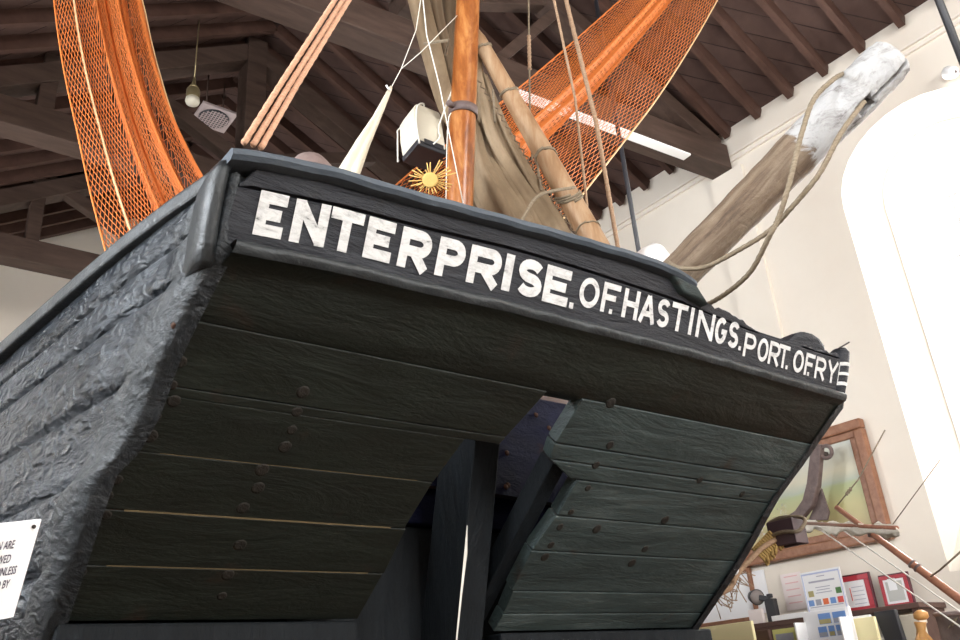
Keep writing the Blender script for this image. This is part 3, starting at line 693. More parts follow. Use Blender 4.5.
# leaning spar with lashings
ST, SB = atY(479,40,2.34), atY(597,247,2.02); sd = (SB-ST).normalized(); foot = SB + sd*.75
lean = thing('leaning_spar', foot, 'pale brown wooden spar leaning beside the furled sail, rope lashed', 'spar')
top_ = ST - sd*.10
m = MB(); m.tube([top_, ST, lerp(ST, SB, .3), lerp(ST, SB, .6), SB, foot], [.018, .034, .040, .046, .052, .054], 18); obj('spar', m, MT['spar'], lean)
def lash(t0, t1, r, n, th, mat='rope', tilt=.4):
    c0, c1 = lerp(ST, SB, t0), lerp(ST, SB, t1); u = sd.orthogonal().normalized(); v = sd.cross(u); P = []
    for k in range(n*12+1):
        a = 2*math.pi*k/12; c = lerp(c0, c1, k/(n*12)); P.append(c + (u*math.cos(a) + v*math.sin(a))*r + sd*(tilt*r*math.cos(a)))
    q = MB(); q.tube(P, th, 6); return q
obj('lashing', lash(.04, .05, .039, 2, .004), MT['ropegrey'], lean)
obj('lashing', lash(.28, .29, .044, 2, .004), MT['ropegrey'], lean)
obj('lashing', lash(.60, .61, .050, 2, .0045, tilt=-.3), MT['ropegrey'], lean)
obj('lashing', lash(.77, .80, .053, 3, .0055, tilt=.9), MT['ropegrey'], lean)
obj('lashing', lash(.93, .935, .0545, 1, .0035, tilt=-.2), MT['ropegrey'], lean)
P = [lerp(ST, SB, .80) + Vector((-.03, -.06, .02)), atY(540,195,2.02), atY(525,215,2.04), atY(516,233,2.06)]
m = MB(); m.tube(spline(P, 6), .007, 8); obj('lashing_tail', m, MT['ropegrey'], lean)
for a, b in (((493,90), (495,122)), ((536,152), (541,190))):
    m = MB(); m.tube([atY(*a, 2.18), atY(*b, 2.15)], .005, 6); obj('lashing_tail', m, MT['ropegrey'], lean)
zig = [lerp(atY(478,80,2.27), atY(577,237,2.03), k/44) + Vector((.008 if k % 2 else -.008, 0, .006 if k % 2 else -.006)) for k in range(45)]
m = MB(); m.tube(zig, .0035, 5); obj('sail_lacing', m, MT['canvasdark'], lean)
# furled sail: folded cloth behind the mast
sail = thing('furled_sail', atY(530,262,2.3), 'furled tan canvas sail bunched behind the varnished mast', 'sail')
def fold(path, rad, name, mat, fl=(5, .22), ph=0, n=26):
    P = spline([atY(*p) for p in path], 7); k = len(P); R = [interp(i/(k-1), [j/(len(rad)-1) for j in range(len(rad))], rad) for i in range(k)]
    rows = []; ref = None
    for i, p in enumerate(P):
        d = (P[min(i+1,k-1)] - P[max(i-1,0)]).normalized()
        u = d.cross(Vector((.58, .70, .41))).normalized(); v = u.cross(d)
        row = []
        for j in range(n):
            a = 2*math.pi*j/n; q = R[i]*(1 + 1.5*fl[1]*math.sin(fl[0]*a + ph + i*.04) + .08*math.sin(2*a + i*.15 + ph))
            row.append(p + u*(q*math.cos(a)) + v*(q*.75*math.sin(a)))
        rows.append(row)
    m = MB(); m.grid(rows, True, caps=True); return obj(name, m, MT[mat], sail)
fold([(404,-70,2.35), (418,0,2.35), (432,55,2.36), (446,105,2.38), (462,140,2.42)], [.040, .044, .044, .040, .03], 'canvas_fold', 'canvas', (3, .10), .4)
fold([(448,-70,2.45), (447,0,2.45), (455,70,2.46), (470,140,2.42), (492,200,2.36), (520,262,2.3)], [.06, .062, .075, .09, .12, .14], 'canvas_fold', 'canvasdark', (7, .16), 0, 40)
fold([(476,55,2.36), (481,110,2.34), (500,165,2.28), (524,210,2.22), (546,252,2.15)], [.018, .032, .042, .05, .055], 'canvas_fold', 'canvas', (4, .16), 1.2)
fold([(478,70,2.32), (489,130,2.28), (516,180,2.22), (548,225,2.14), (566,258,2.08)], [.012, .022, .028, .034, .036], 'canvas_fold', 'canvas', (3, .20), 2.0)
fold([(472,120,2.34), (478,165,2.28), (493,195,2.22), (516,235,2.16)], [.02, .045, .055, .05], 'canvas_fold', 'canvas', (4, .18), .1)
fold([(430,-40,2.40), (434,10,2.40), (444,50,2.40), (456,100,2.40)], [.03, .032, .028, .022], 'canvas_fold', 'canvasdark', (4, .2), .7)
fold([(480,85,2.36), (490,130,2.33), (512,180,2.27), (536,222,2.20), (552,250,2.15)], [.03, .05, .06, .065, .06], 'canvas_fold', 'canvas', (5, .18), 2.6)
fold([(483,75,2.33), (500,125,2.28), (526,178,2.21), (556,228,2.13), (570,256,2.09)], [.016, .026, .034, .038, .038], 'canvas_fold', 'canvas', (4, .2), .3)
fold([(478,140,2.36), (486,180,2.3), (505,215,2.25), (530,250,2.2)], [.04, .06, .07, .06], 'canvas_fold', 'canvas', (4, .2), 1.6)
m = MB(); m.tube([mpt(2.52) + Vector((-.10, .16, .02)), mpt(2.50) + Vector((-.055, .05, 0)), mpt(2.5) + Vector((-.02, .12, -.01))], .007, 7); obj('gasket', m, MT['ropegrey'], sail)
# rolled cream flag hanging from two thin lines
fl = thing('furled_flag', atY(348,176,2.1), 'rolled cream cloth flag tapering up to a knotted line', 'flag')
P = [atY(346,186,2.1), atY(349,172,2.1), atY(364,141,2.1), atY(377,117,2.1), atY(386,98,2.1), atY(391,87,2.1)]; Rr = [.036, .033, .022, .013, .009, .006]
rows = []
for i, p in enumerate(P):
    d = (P[min(i+1,5)] - P[max(i-1,0)]).normalized(); u = d.cross(Vector((.4,.8,.4))).normalized(); v = u.cross(d)
    rows.append([p + u*(Rr[i]*(1+.2*math.sin(5*a))*math.cos(a)) + v*(Rr[i]*(1+.2*math.sin(5*a))*math.sin(a)) for a in [2*math.pi*k/24 for k in range(24)]])
m = MB(); m.grid(rows, True, caps=True); obj('cloth', m, MT['flag'], fl)
m = MB(); m.tube([atY(391,88,2.1), atY(401,69,2.1), atY(416,30,2.1), Vector((1.55, 2.0, 2.9))], .0018, 5); m.tube([atY(401,69,2.1), atY(420,53,2.14), mpt(2.6) + Vector((-.04,0,0))], .0018, 5); obj('line', m, MT['ropewhite'], fl)
m = MB(); k0 = atY(389,89,2.08); m.tube([k0 + Vector((-.012,0,.012)), k0 + Vector((-.004,0,.002)), k0 + Vector((.006,0,-.003))], .004, 6); obj('toggle', m, MT['paper'], fl)
# cream lamp box with dark underside
bx = thing('lamp_box', (1.86, 2.51, 2.05), 'cream box with dark underside hung against the left of the mast', 'box')
dz = -.0
def boxsec(z, s, sh): 
    c = [(1.74,2.437), (1.895,2.437), (1.915,2.585), (1.757,2.585)]; cx, cyy = 1.825, 2.51
    return [Vector((cx + (x-cx)*s + sh, cyy + (yy-cyy)*s, z)) for x, yy in c]
m = MB(); m.grid([boxsec(2.222, 1, 0), boxsec(2.30, 1.0, -.01), boxsec(2.38, .98, -.012), boxsec(2.425, .86, 0), boxsec(2.44, .6, .01)], True, caps=True, smooth=False); obj('housing', m, MT['cream'], bx, .012)
m = MB(); m.grid([boxsec(2.195, .98, 0), boxsec(2.222, 1.01, 0)], True, caps=True, smooth=False); obj('base_panel', m, MT['black'], bx, .004)
m = MB(); m.lohi((1.775, 2.432, 2.21), (1.875, 2.436, 2.235)); obj('handle_slot', m, MT['black'], bx)
m = MB(); m.tube(spline([(1.748,2.434,2.20), (1.735,2.432,2.30), (1.75,2.436,2.40), (1.80,2.46,2.45), (1.83,2.5,2.47)], 6), .004, 6); m.tube([(1.735,2.587,2.19), (1.74,2.587,2.36), (1.79,2.53,2.44)], .004, 6); m.tube(spline([(1.815,2.425,2.215), (1.845,2.415,2.26), (1.85,2.42,2.33), (1.79,2.2,2.40)], 6), .0035, 6); obj('cord', m, MT['ropewhite'], bx)
# straw ornament
sc_ = atY(430,180,1.95); st = thing('straw_rosette', sc_ + Vector((0,0,-.07)), 'yellow straw rosette behind the rail left of the mast', 'ornament')
view = sc_.normalized(); ux = view.cross(Vector((0,0,1))).normalized(); uy = ux.cross(view)
m = MB(); m.lathe(sc_, [(.003, -.006), (.010, -.003), (.014, -.006), (.019, -.003), (.024, -.005), (.027, 0), (.018, .006)], 14, view); obj('centre', m, MT['straw'], st)
m = MB()
for k in range(26):
    a = 2*math.pi*k/26 + random.uniform(-.1,.1); L = random.uniform(.04, .075) if math.cos(a) < .3 else random.uniform(.05, .10)
    d_ = ux*math.cos(a) + uy*math.sin(a)*.8; m.tube([sc_ + d_*.018, sc_ + d_*L*.6 + view*.006, sc_ + d_*L + view*random.uniform(-.015,.02)], .0022, 5)
obj('straw', m, MT['straw'], st)
# rounded float and white tub behind the rail
c = atY(310,167,1.9); m = MB(); m.lathe(c + Vector((0,0,-.2)), [(.06, 0), (.075, .05), (.078, .14), (.068, .19), (.045, .222), (.012, .235)], 22); tag(obj('mooring_float', m, grain('dull_float', [(.16,.11,.10), (.25,.19,.17)], 14, rough=.7)), 'rounded grey brown float top behind the rail, left of the flag', 'float')
c = atY(660,268,2.0) + Vector((.075,0,0)); m = MB(); m.tube([c + Vector((-.085,.03,-.25)), c + Vector((-.085,.03,.0)), c + Vector((-.07,.03,.055)), c + Vector((-.05,.03,.075)), c + Vector((-.02,.03,.08))], [.085, .085, .08, .062, .015], 20); tag(obj('tub', m, MT['white']), 'white rounded tub behind the rail at the foot of the outrigger', 'tub')
# ---------------- nets: knotted twine as real strands
def net(name, rowsL, rowsR, label, ucols, folds, mat, nrow, cordcols, th=.0017, base=None):
    """rowsL/rowsR: the two edges (3D); ucols: column positions 0..1 (crowded where the net is gathered)"""
    t = thing(name, base, label, 'net', 'orange fishing nets')
    L = spline(rowsL, 12); R = spline(rowsR, 12); nL = len(L)
    def pt(u, v):
        f = v*(nL-1); i = min(int(f), nL-2); q = f - i
        a = lerp(L[i], L[i+1], q); b = lerp(R[i], R[i+1], q); p = lerp(a, b, u)
        return p + folds(u, v)
    nc = len(ucols); m = MB()
    V = [[pt(min(max(ucols[j] + (0.5*(ucols[min(j+1,nc-1)]-ucols[j]) if i % 2 else 0) + random.uniform(-.002,.002), 0), 1), i/nrow) for j in range(nc)] for i in range(nrow+1)]
    def strand(a, b, r):
        d = (b-a); 
        if d.length < 1e-5: return
        d.normalize(); u = d.orthogonal().normalized(); w_ = d.cross(u); vs = []
        for e in (a, b):
            for k in range(3): an = 2*math.pi*k/3; vs.append(e + (u*math.cos(an) + w_*math.sin(an))*r)
        m.add(vs, [(0,1,4,3), (1,2,5,4), (2,0,3,5)], 0, True)
    for i in range(nrow):
        for j in range(nc):
            strand(V[i][j], V[i+1][j], th)
            jj = j+1 if i % 2 else j-1
            if 0 <= jj < nc: strand(V[i][j], V[i+1][jj], th)
    o = obj('mesh', m, mat, t); o['kind'] = 'stuff'
    for u, r, mt in cordcols:
        q = MB(); q.tube([pt(u, k/60) for k in range(61)], r, 6); obj('edge_cord', q, mt, t)
    return t
def cols(spans):
    out = []
    for a, b, n in spans: out += [lerp(a, b, k/n) for k in range(n)]
    return out + [1.0]
L1 = [Vector((.40, 3.95, 4.22)), atY(52,-40,3.75), atY(55,10,3.65), atY(64,70,3.5), atY(77,130,3.35), atY(90,190,3.2), atY(106,252,3.05), atY(118,300,2.95), atY(128,345,2.9)]
R1 = [Vector((1.15, 3.95, 4.22)), atY(142,-40,3.75), atY(148,10,3.68), atY(160,60,3.55), atY(178,115,3.42), atY(204,168,3.25), atY(232,214,3.1), atY(252,262,3.0), atY(266,310,2.95)]
net('fishing_net', L1, R1, 'orange fishing net hanging from the roof into the port side of the boat', cols([(0,.19,6), (.19,.40,8), (.40,.74,58), (.74,1,30)]),
    lambda u, v: Vector((.25, .9, 0))*(.10*math.sin(u*26+1)*(1 if u > .4 else .15) + .05*math.sin(u*57)*(1 if .4 < u < .8 else 0)), MT['net'], 92, [(.20, .006, MT['netcord']), (1.0, .0045, MT['netcord']), (0, .004, MT['net'])], .0019, L1[-1])
L2 = [Vector((3.95, 2.42, 5.68)), atY(655,-32,2.60), atY(618,2,2.68), atY(566,48,2.75), atY(514,92,2.78), atY(455,138,2.8), atY(393,188,2.8), atY(368,225,2.8), atY(360,262,2.75)]
R2 = [Vector((4.75, 2.36, 5.28)), atY(738,-40,2.46), atY(715,4,2.55), atY(692,44,2.62), atY(659,95,2.66), atY(622,143,2.68), atY(577,200,2.66), atY(540,246,2.64), atY(505,290,2.6)]
net('fishing_net', L2, R2, 'orange fishing net swagged from the roof down behind mast and sail', cols([(0,.30,14), (.30,.50,44), (.50,1,17)]),
    lambda u, v: Vector((.3, .8, -.2))*(.035*math.sin(u*14) + .015*math.sin(u*71)*(1 if .3 < u < .5 else 0)), MT['net'], 100, [(0, .005, MT['net']), (1.0, .006, MT['netcord'])], .0019, R2[-1])
# ================================================================== CEILING FITTINGS
p1, p2, p3 = Vector((2.246,6.80,5.62)), Vector((2.60,6.80,5.62)), Vector((2.722,7.146,5.62))
vt = thing('ceiling_vent', (2.45, 7.0, 5.62), 'pale square ventilator grille with dark round mesh under the roof', 'vent')
m = MB(); m.hexa([(2.26,6.78,5.60), (2.62,6.78,5.60), (2.62,7.14,5.60), (2.26,7.14,5.60), (2.26,6.78,5.63), (2.62,6.78,5.63), (2.62,7.14,5.63), (2.26,7.14,5.63)]); obj('panel', m, MT['grille'], vt, .004)
m = MB(); m.lathe((2.44, 6.96, 5.585), [(.14, 0), (.15, .006), (.15, .016)], 24); obj('round_screen', m, MT['black'], vt)
m = MB()
for k in range(-4, 5):
    q = k*.032; hw = math.sqrt(max(.145**2 - q*q, 0)); m.lohi((2.44+q-.004, 6.96-hw, 5.578), (2.44+q+.004, 6.96+hw, 5.584)); m.lohi((2.44-hw, 6.96+q-.004, 5.576), (2.44+hw, 6.96+q+.004, 5.582))
obj('grille_bars', m, MT['grille'], vt)
m = MB(); m.tube([(2.3,6.8,5.63), (2.3,6.8,6.05)], .008, 6); obj('hanger', m, MT['truss'], vt); m = MB(); m.tube([(2.58,7.1,5.63), (2.58,7.1,6.2)], .008, 6); obj('hanger', m, MT['truss'], vt)
c = atY(193,95,6.0); lp = thing('pendant_lamp', c + Vector((0,0,-.10)), 'small brass and glass lantern hanging beside the pale ventilator grille', 'lamp')
m = MB(); m.lathe(c + Vector((0,0,-.09)), [(.055, 0), (.062, .02), (.058, .05)], 16); obj('lamp_globe', m, MT['cream'], lp)
m = MB(); m.lathe(c + Vector((0,0,-.04)), [(.055, 0), (.058, .01), (.058, .09), (.045, .105)], 12); obj('lamp_body', m, MT['brass'], lp)
m = MB(); m.lathe(c + Vector((0,0,.065)), [(.05, 0), (.02, .05), (.012, .12)], 12); m.tube([c + Vector((0,0,.18)), Vector((c.x, c.y, roofz(c.x)-.02))], .006, 6); obj('lamp_cap', m, MT['brass'], lp)
def pendant(x, y, zbot_, label, r):
    t = thing('pendant_rod', (x, y, zbot_-.2), label, 'lamp', 'pendant lamps on black rods')
    m = MB(); m.tube([(x, y, zbot_), (x, y, roofz(x)-.01)], r, 8); obj('rod', m, MT['black'], t)
    m = MB(); m.lathe((x, y, zbot_-.2), [(.13, 0), (.135, .02), (.10, .12), (.03, .18), (.02, .2)], 20); obj('lamp_shade', m, MT['white'], t)
pendant(4.0, 3.143, 1.35, 'black pendant rod hanging between the leaning spar and the cream wall', .016)
pendant(4.5, 1.13, 2.75, 'black pendant rod near the top of the arched window', .022)
c = atX(955, 72, 5.9); t = thing('wall_spotlight', c, 'small white spotlight on the cream wall right of the spar end', 'lamp')
m = MB(); m.lathe(c, [(.03, 0), (.045, .02), (.05, .09), (.03, .13)], 14, (.5, .6, .6)); obj('lamp_head', m, MT['white'], t)
m = MB(); m.tube([c, (5.95, c.y, c.z+.05), (6.0, c.y, c.z+.05)], .012, 8); obj('bracket', m, MT['anchoriron'], t)
# ================================================================== THINGS ALONG THE RIGHT WALL
WXF = 5.99
pt_ = thing('framed_painting', (WXF, 3.57, .81), 'large oil painting of coast and fields in a brown wooden frame', 'painting')
y0, y1, z0, z1 = 2.93, 4.22, .815, 1.69
def framebars(ya, yb, za, zb, w_, x0, x1):
    m = MB()
    m.lohi((x0, ya, za), (x1, yb, za+w_)); m.lohi((x0, ya, zb-w_), (x1, yb, zb)); m.lohi((x0, ya, za+w_), (x1, ya+w_, zb-w_)); m.lohi((x0, yb-w_, za+w_), (x1, yb, zb-w_)); return m
obj('frame', framebars(y0, y1, z0, z1, .075, 5.92, WXF), MT['frame'], pt_, .012)
obj('inner_frame', framebars(y0+.07, y1-.07, z0+.07, z1-.07, .055, 5.945, WXF), MT['frame'], pt_, .008)
def paintmat():
    m, nt, p = newmat('oil_landscape'); tc = N(nt, 'ShaderNodeTexCoord').outputs['Object']
    sx = N(nt, 'ShaderNodeSeparateXYZ'); nt.links.new(tc, sx.inputs[0])
    a = noise(nt, tc, 5, (1,.5,1.5), 6, .6)
    ad = N(nt, 'ShaderNodeMath', operation='MULTIPLY_ADD'); nt.links.new(a, ad.inputs[0]); ad.inputs[1].default_value = .10; nt.links.new(sx.outputs[2], ad.inputs[2])
    c = ramp(nt, ad.outputs[0], [(.20, (.42,.34,.17)), (.36, (.46,.42,.20)), (.50, (.38,.42,.22)), (.53, (.40,.43,.34)), (.60, (.58,.54,.40)), (.80, (.55,.56,.50))])
    f = noise(nt, tc, 11, (1,1,1.2), 5, .6); 
    d = N(nt, 'ShaderNodeMath', operation='SUBTRACT'); nt.links.new(sx.outputs[1], d.inputs[0]); d.inputs[1].default_value = -.02
    k = N(nt, 'ShaderNodeMath', operation='MULTIPLY'); nt.links.new(ramp(nt, sx.outputs[1], [(.12, (0,0,0)), (.22, (1,1,1))]), k.inputs[0]); nt.links.new(ramp(nt, f, [(.5, (0,0,0)), (.56, (1,1,1))]), k.inputs[1])
    k2 = N(nt, 'ShaderNodeMath', operation='MULTIPLY'); nt.links.new(k.outputs[0], k2.inputs[0]); nt.links.new(ramp(nt, sx.outputs[2], [(.2, (0,0,0)), (.24, (1,1,1)), (.46, (1,1,1)), (.5, (0,0,0))]), k2.inputs[1])
    c = mix(nt, k2.outputs[0], c, ramp(nt, noise(nt, tc, 18), [(.4, (.10,.15,.28)), (.5, (.45,.30,.12)), (.6, (.55,.55,.55))]))
    nt.links.new(c, p.inputs['Base Color']); p.inputs['Roughness'].default_value = .45; return m
m = MB(); m.lohi((5.965, y0+.11, z0+.11), (5.98, y1-.11, z1-.11)); obj('canvas', m, paintmat(), pt_)
# old anchor fluke hung before the painting
an = thing('anchor', atX(806,520,5.75), 'old brown iron anchor arm with a ring hung before the painting', 'anchor')
P = [(818,444), (816,465), (814,485), (809,503), (800,515), (787,522), (776,524)]; wv = [.040, .043, .045, .043, .038, .028, .016]
rows = []
Pc = [atX(*p, 5.78) for p in P]
for i, p in enumerate(Pc):
    d = (Pc[min(i+1,6)] - Pc[max(i-1,0)]).normalized(); s_ = d.cross(Vector((1,0,0))).normalized()
    rows.append([p + s_*wv[i] + Vector((-.03,0,0)), p - s_*wv[i] + Vector((-.03,0,0)), p - s_*wv[i] + Vector((.03,0,0)), p + s_*wv[i] + Vector((.03,0,0))])
m = MB(); m.grid(rows, True, caps=True, smooth=False); obj('arm', m, MT['anchoriron'], an, .008)
c = atX(826,452,5.78); m = MB(); m.tube([c + Vector((0, .045*math.cos(a), .045*math.sin(a))) for a in [2*math.pi*k/20 for k in range(21)]], .015, 8); obj('ring', m, MT['anchoriron'], an)
m = MB(); m.prism([atX(821,488,5.82), atX(829,512,5.82), atX(827,520,5.82), atX(808,521,5.82)], (.02,0,0)); obj('fluke', m, MT['anchoriron'], an, .004)
m = MB(); m.lohi((5.80, c.y+.06, c.z+.0), (5.92, c.y+.09, c.z+.03)); obj('bracket', m, MT['iron'], an)
# notice board left of / below the painting
nbd = thing('notice_board', atX(725,600,5.97), 'thin wooden framed notice board beside the hull below the painting', 'notice board')
a = atX(747,566,5.97); b = atX(748,614,5.97)
obj('frame', framebars(a.y-.02, a.y+.62, .42, .815, .028, 5.955, WXF), MT['frame'], nbd, .003)
m = MB(); m.lohi((5.975, a.y, .44), (5.985, a.y+.60, .80)); obj('sheet', m, MT['paper'], nbd)
# wall shelf
sh = thing('wall_shelf', (5.85, 3.6, -.02), 'long dark brown display shelf against the cream wall', 'shelf')
m = MB(); m.lohi((5.62, 2.72, .335), (WXF, 5.2, .37)); obj('shelf_top', m, MT['shelf'], sh, .004)
m = MB(); m.lohi((5.62, 3.55, .235), (5.645, 5.2, .335)); obj('fascia', m, MT['shelf'], sh, .003)
for yy in (2.76, 3.95, 5.15):
    m = MB(); m.lohi((5.64, yy-.02, -H), (WXF, yy+.02, .335)); obj('upright', m, MT['shelf'], sh)
ZS = .372
def sheet(name, x, px0, py0, px1, py1, lean, label, cat, mat=MT['paper'], group=None, zb_=None, th=.006):
    """upright card or frame on the shelf: px corners give width and height at distance x"""
    a = atX(px0, py1, x); b = atX(px1, py1, x); tt = atX(px0, py0, x)
    zb_ = a.z if zb_ is None else zb_
    return min(a.y, b.y), max(a.y, b.y), zb_, tt.z
def bars(mb, y0, y1, z, x, th=.004, h=.006, xoff=.001): mb.lohi((x-xoff-.0015, y0, z), (x-xoff, y1, z+h))
# certificate card with small pictures
y0, y1, z0, z1 = sheet('c', 5.80, 808, 572, 850, 612, 0, '', '', zb_=ZS)
t = thing('certificate', (5.80, (y0+y1)/2, ZS), 'white certificate card with blue border and rows of small pictures', 'certificate')
m = MB(); m.lohi((5.80, y0, ZS), (5.806, y1, z1)); obj('card', m, MT['paper'], t)
m = MB(); w_ = .012
for q in ((y0+.01, y1-.01, z1-.022, z1-.012), (y0+.01, y0+.016, ZS+.04, z1-.012), (y1-.016, y1-.01, ZS+.04, z1-.012)): m.lohi((5.797, q[0], q[2]), (5.80, q[1], q[3]))
obj('border', m, MT['bluepaper'], t)
hh = z1 - ZS; yc = (y0+y1)/2; wd = y1-y0
m = MB()
for z, w2, h2 in ((.86, .1, .006), (.74, .32, .012), (.62, .18, .005), (.56, .16, .005), (.5, .2, .005), (.20, .4, .005)): m.lohi((5.797, yc - w2*wd, ZS + z*hh), (5.80, yc + w2*wd, ZS + z*hh + h2))
obj('printed_lines', m, MT['ink'], t)
for q, z, mt in ((.82,.5,'land_photo'), (.14,.5,'green_photo'), (.86,.3,'sky_photo'), (.68,.3,'grey_photo'), (.5,.3,'orange_photo'), (.32,.3,'sky_photo'), (.14,.3,'redink')):
    m = MB(); m.lohi((5.797, y0 + wd*(q-.065), ZS+hh*(z-.06)), (5.80, y0 + wd*(q+.065), ZS+hh*(z+.07))); obj('small_picture', m, MT[mt], t)
# two red frames
def redframe(px0, py0, px1, py1, x, label, inner, wf):
    y0, y1, z0, z1 = sheet('f', x, px0, py0, px1, py1, 0, '', '', zb_=ZS)
    t = thing('picture_frame', (x, (y0+y1)/2, ZS), label, 'picture frame', 'red picture frames on the shelf')
    obj('frame', framebars(y0, y1, ZS, z1, wf, x-.02, x), MT['redframe'], t, .003)
    m = MB(); m.lohi((x-.014, y0-.012, ZS), (x+.004, y1, z1+.010)); obj('backing', m, MT['darkframe'], t)
    m = MB(); m.lohi((x-.016, y0+wf, ZS+wf), (x-.0145, y1-wf, z1-wf)); obj('mount', m, MT['paper'], t)
    m = MB(); q = wf + .015
    if inner == 'letter':
        for k in range(7): m.lohi((x-.018, y0+q, z1-q-.03-.028*k), (x-.0165, y1-q-.045, z1-q-.026-.028*k))
        obj('printed_lines', m, MT['ink'], t); m = MB(); m.lohi((x-.018, y1-q-.035, ZS+q+.03), (x-.0165, y1-q-.029, z1-q-.03)); obj('red_stripe', m, MT['redink'], t)
    else:
        m.lohi((x-.018, y0+q, ZS+q), (x-.0165, y1-q, z1-q)); obj('grey_print', m, MT['greypaper'], t)
        m = MB(); m.lohi((x-.020, y0+q+.04, ZS+q+.07), (x-.0185, y1-q-.02, ZS+q+.15)); obj('pale_panel', m, MT['bluepaper'] if False else MT['paper'], t)
redframe(846, 577, 878, 613, 5.93, 'red picture frame partly behind the white certificate card', 'letter', .035)
redframe(888, 576, 917, 612, 5.93, 'red picture frame with a grey print, right of the certificate', 'print', .025)
# pink notice on the wall
t = thing('wall_notice', atX(794,606,5.985), 'pale pink printed notice on the wall left of the certificate', 'notice')
a = atX(780,575,5.985); b = atX(808,608,5.985); m = MB(); m.lohi((5.983, b.y, b.z), (5.989, a.y, a.z)); obj('sheet', m, MT['pinkpaper'], t)
m = MB()
for k in range(5): m.lohi((5.981, b.y+.03, lerp(a.z, b.z, .1+.18*k)), (5.983, a.y-.03, lerp(a.z, b.z, .1+.18*k)+.007))
obj('printed_lines', m, plain('pink_ink', (.75,.45,.45), .8), t)
t = thing('wall_notice', atX(771,606,5.985), 'plain white sheet on the wall behind the black lamp', 'notice')
a = atX(750,572,5.985); b = atX(772,612,5.985); m = MB(); m.lohi((5.983, b.y, b.z), (5.989, a.y, a.z)); obj('sheet', m, MT['paper'], t)
# black lamp / camera-like object on the shelf
c = atX(765, 616, 5.72); c.z = ZS
t = thing('black_spotlamp', c, 'black spot lamp with round grey lens standing on the dark shelf', 'lamp')
m = MB(); a = atX(756, 597, 5.70); m.lathe(a, [(.045, .06), (.05, .0), (.058, -.02), (.05, -.022)], 20, (.55,.70,.15)); obj('lamp_head', m, MT['black'], t)
m = MB(); m.lathe(a + Vector((.55,.70,.15)).normalized()*-.024, [(.05, 0), (.05, -.004), (.02, -.006)], 20, (.55,.70,.15)); obj('lens', m, plain('grey_lens', (.22,.19,.18), .4), t)
m = MB(); b = atX(771, 603, 5.72); m.box((b.x, b.y, (b.z+ZS)/2+.01), (.06, .075, b.z-ZS+.04)); m.box((b.x, b.y, b.z+.05), (.03,.04,.03)); m.beam(a, (b.x, b.y, a.z-.03), .03, .04); obj('lamp_stand', m, MT['black'], t, .006)
a = atX(755, 612, 5.66); m = MB(); m.lohi((5.66, a.y-.055, ZS), (5.69, a.y+.06, ZS+.10)); tag(obj('small_card', m, MT['pinkpaper']), 'small cream card standing below the round lamp lens', 'card')
# white ledge of leaflets on shelf left of the certificate
a = atX(772, 613, 5.66); b = atX(806, 613, 5.66); m = MB(); m.lohi((5.64, b.y, ZS), (5.68, a.y, ZS+.035)); tag(obj('leaflet_stack', m, MT['paper'], None, .003), 'low stack of white leaflets along the dark shelf', 'leaflets')
# ---- counter in front with leaflets and books
CT = .02
ct = thing('sales_counter', (5.2, 3.4, -H), 'low brown counter holding the leaflet rack and books', 'counter')
m = MB(); m.lohi((4.95, 2.55, CT-.04), (5.5, 5.1, CT)); obj('counter_top', m, MT['shelf'], ct, .005)
m = MB(); m.lohi((5.0, 2.6, -H), (5.45, 5.05, CT-.04)); obj('cabinet', m, MT['frame'], ct)
XR = 5.15
y0, y1, z0, z1 = sheet('r', XR, 806, 612, 854, 640, 0, '', '', zb_=CT)
t = thing('leaflet_rack', (XR, (y0+y1)/2, CT), 'white rack of picture postcards in front of the certificate', 'rack')
m = MB(); m.lohi((XR+.02, y0, CT), (XR+.05, y1, z1)); m.lohi((XR-.10, y0, CT), (XR+.03, y0+.012, z1-.06)); m.lohi((XR-.10, y1-.012, CT), (XR+.03, y1, z1-.06)); m.lohi((XR-.10, y0, CT), (XR+.03, y1, CT+.012)); obj('stand', m, MT['paper'], t, .002)
wd = y1-y0
for r_, (za, zc, ks) in enumerate(((z1-.085, z1-.022, ((.36,.62), (.04,.31))), (z1-.16, z1-.10, ((.44,.62), (.28,.40), (.02,.24))))):
    for k, (ua, ub) in enumerate(ks):
        m = MB(); m.lohi((XR-.005-.03*r_, y0+wd*ua, za), (XR-.002-.03*r_, y0+wd*ub, zc)); zz = lerp(za, zc, .45); m.lohi((XR-.007-.03*r_, y0+wd*ua+.002, za+.002), (XR-.004-.03*r_, y0+wd*ub-.002, zz), 1)
        tag(obj('postcard', m, [MT['sky_photo'], MT['land_photo'] if k % 2 == r_ % 2 else MT['grey_photo']]), ['upper', 'lower'][r_] + ' row postcard ' + [['with sandy view on the white rack', 'with pale view on the white rack'], ['of the widest sort at the left of the white rack', 'narrow, in the middle of the white rack', 'at the right edge of the white rack']][r_][k], 'postcard', 'postcards on the white rack')
    m = MB(); m.lohi((XR+.0-.03*r_, y0+wd*.02, CT+.01), (XR+.004-.03*r_, y0+wd*.70, z1-.005-.09*r_)); obj('pocket_card', m, MT['paper'], t)
m = MB()
for k in range(7): m.beam((XR-.065, y0+wd*(.42+.035*k), z1-.245), (XR-.065, y0+wd*(.43+.035*k), z1-.18), .004, .010)
obj('red_print', m, MT['redink'], t)
m = MB(); m.lohi((XR-.06, y0+wd*.36, CT+.012), (XR-.055, y0+wd*.72, z1-.17)); obj('pocket_card', m, MT['paper'], t)
def standbook(px0, py0, px1, x, mat, label, name='book', cat='book', group=None, th=.03, tilt=0):
    a = atX(px0, py0, x); b = atX(px1, py0, x); m = MB(); m.lohi((x, min(a.y,b.y), CT), (x+th, max(a.y,b.y), a.z)); return tag(obj(name, m, mat, None, .004), label, cat, group)
standbook(698, 628, 752, 5.10, MT['yellow'], 'wide cream folder standing closest to the black hull', 'folder', 'folder')
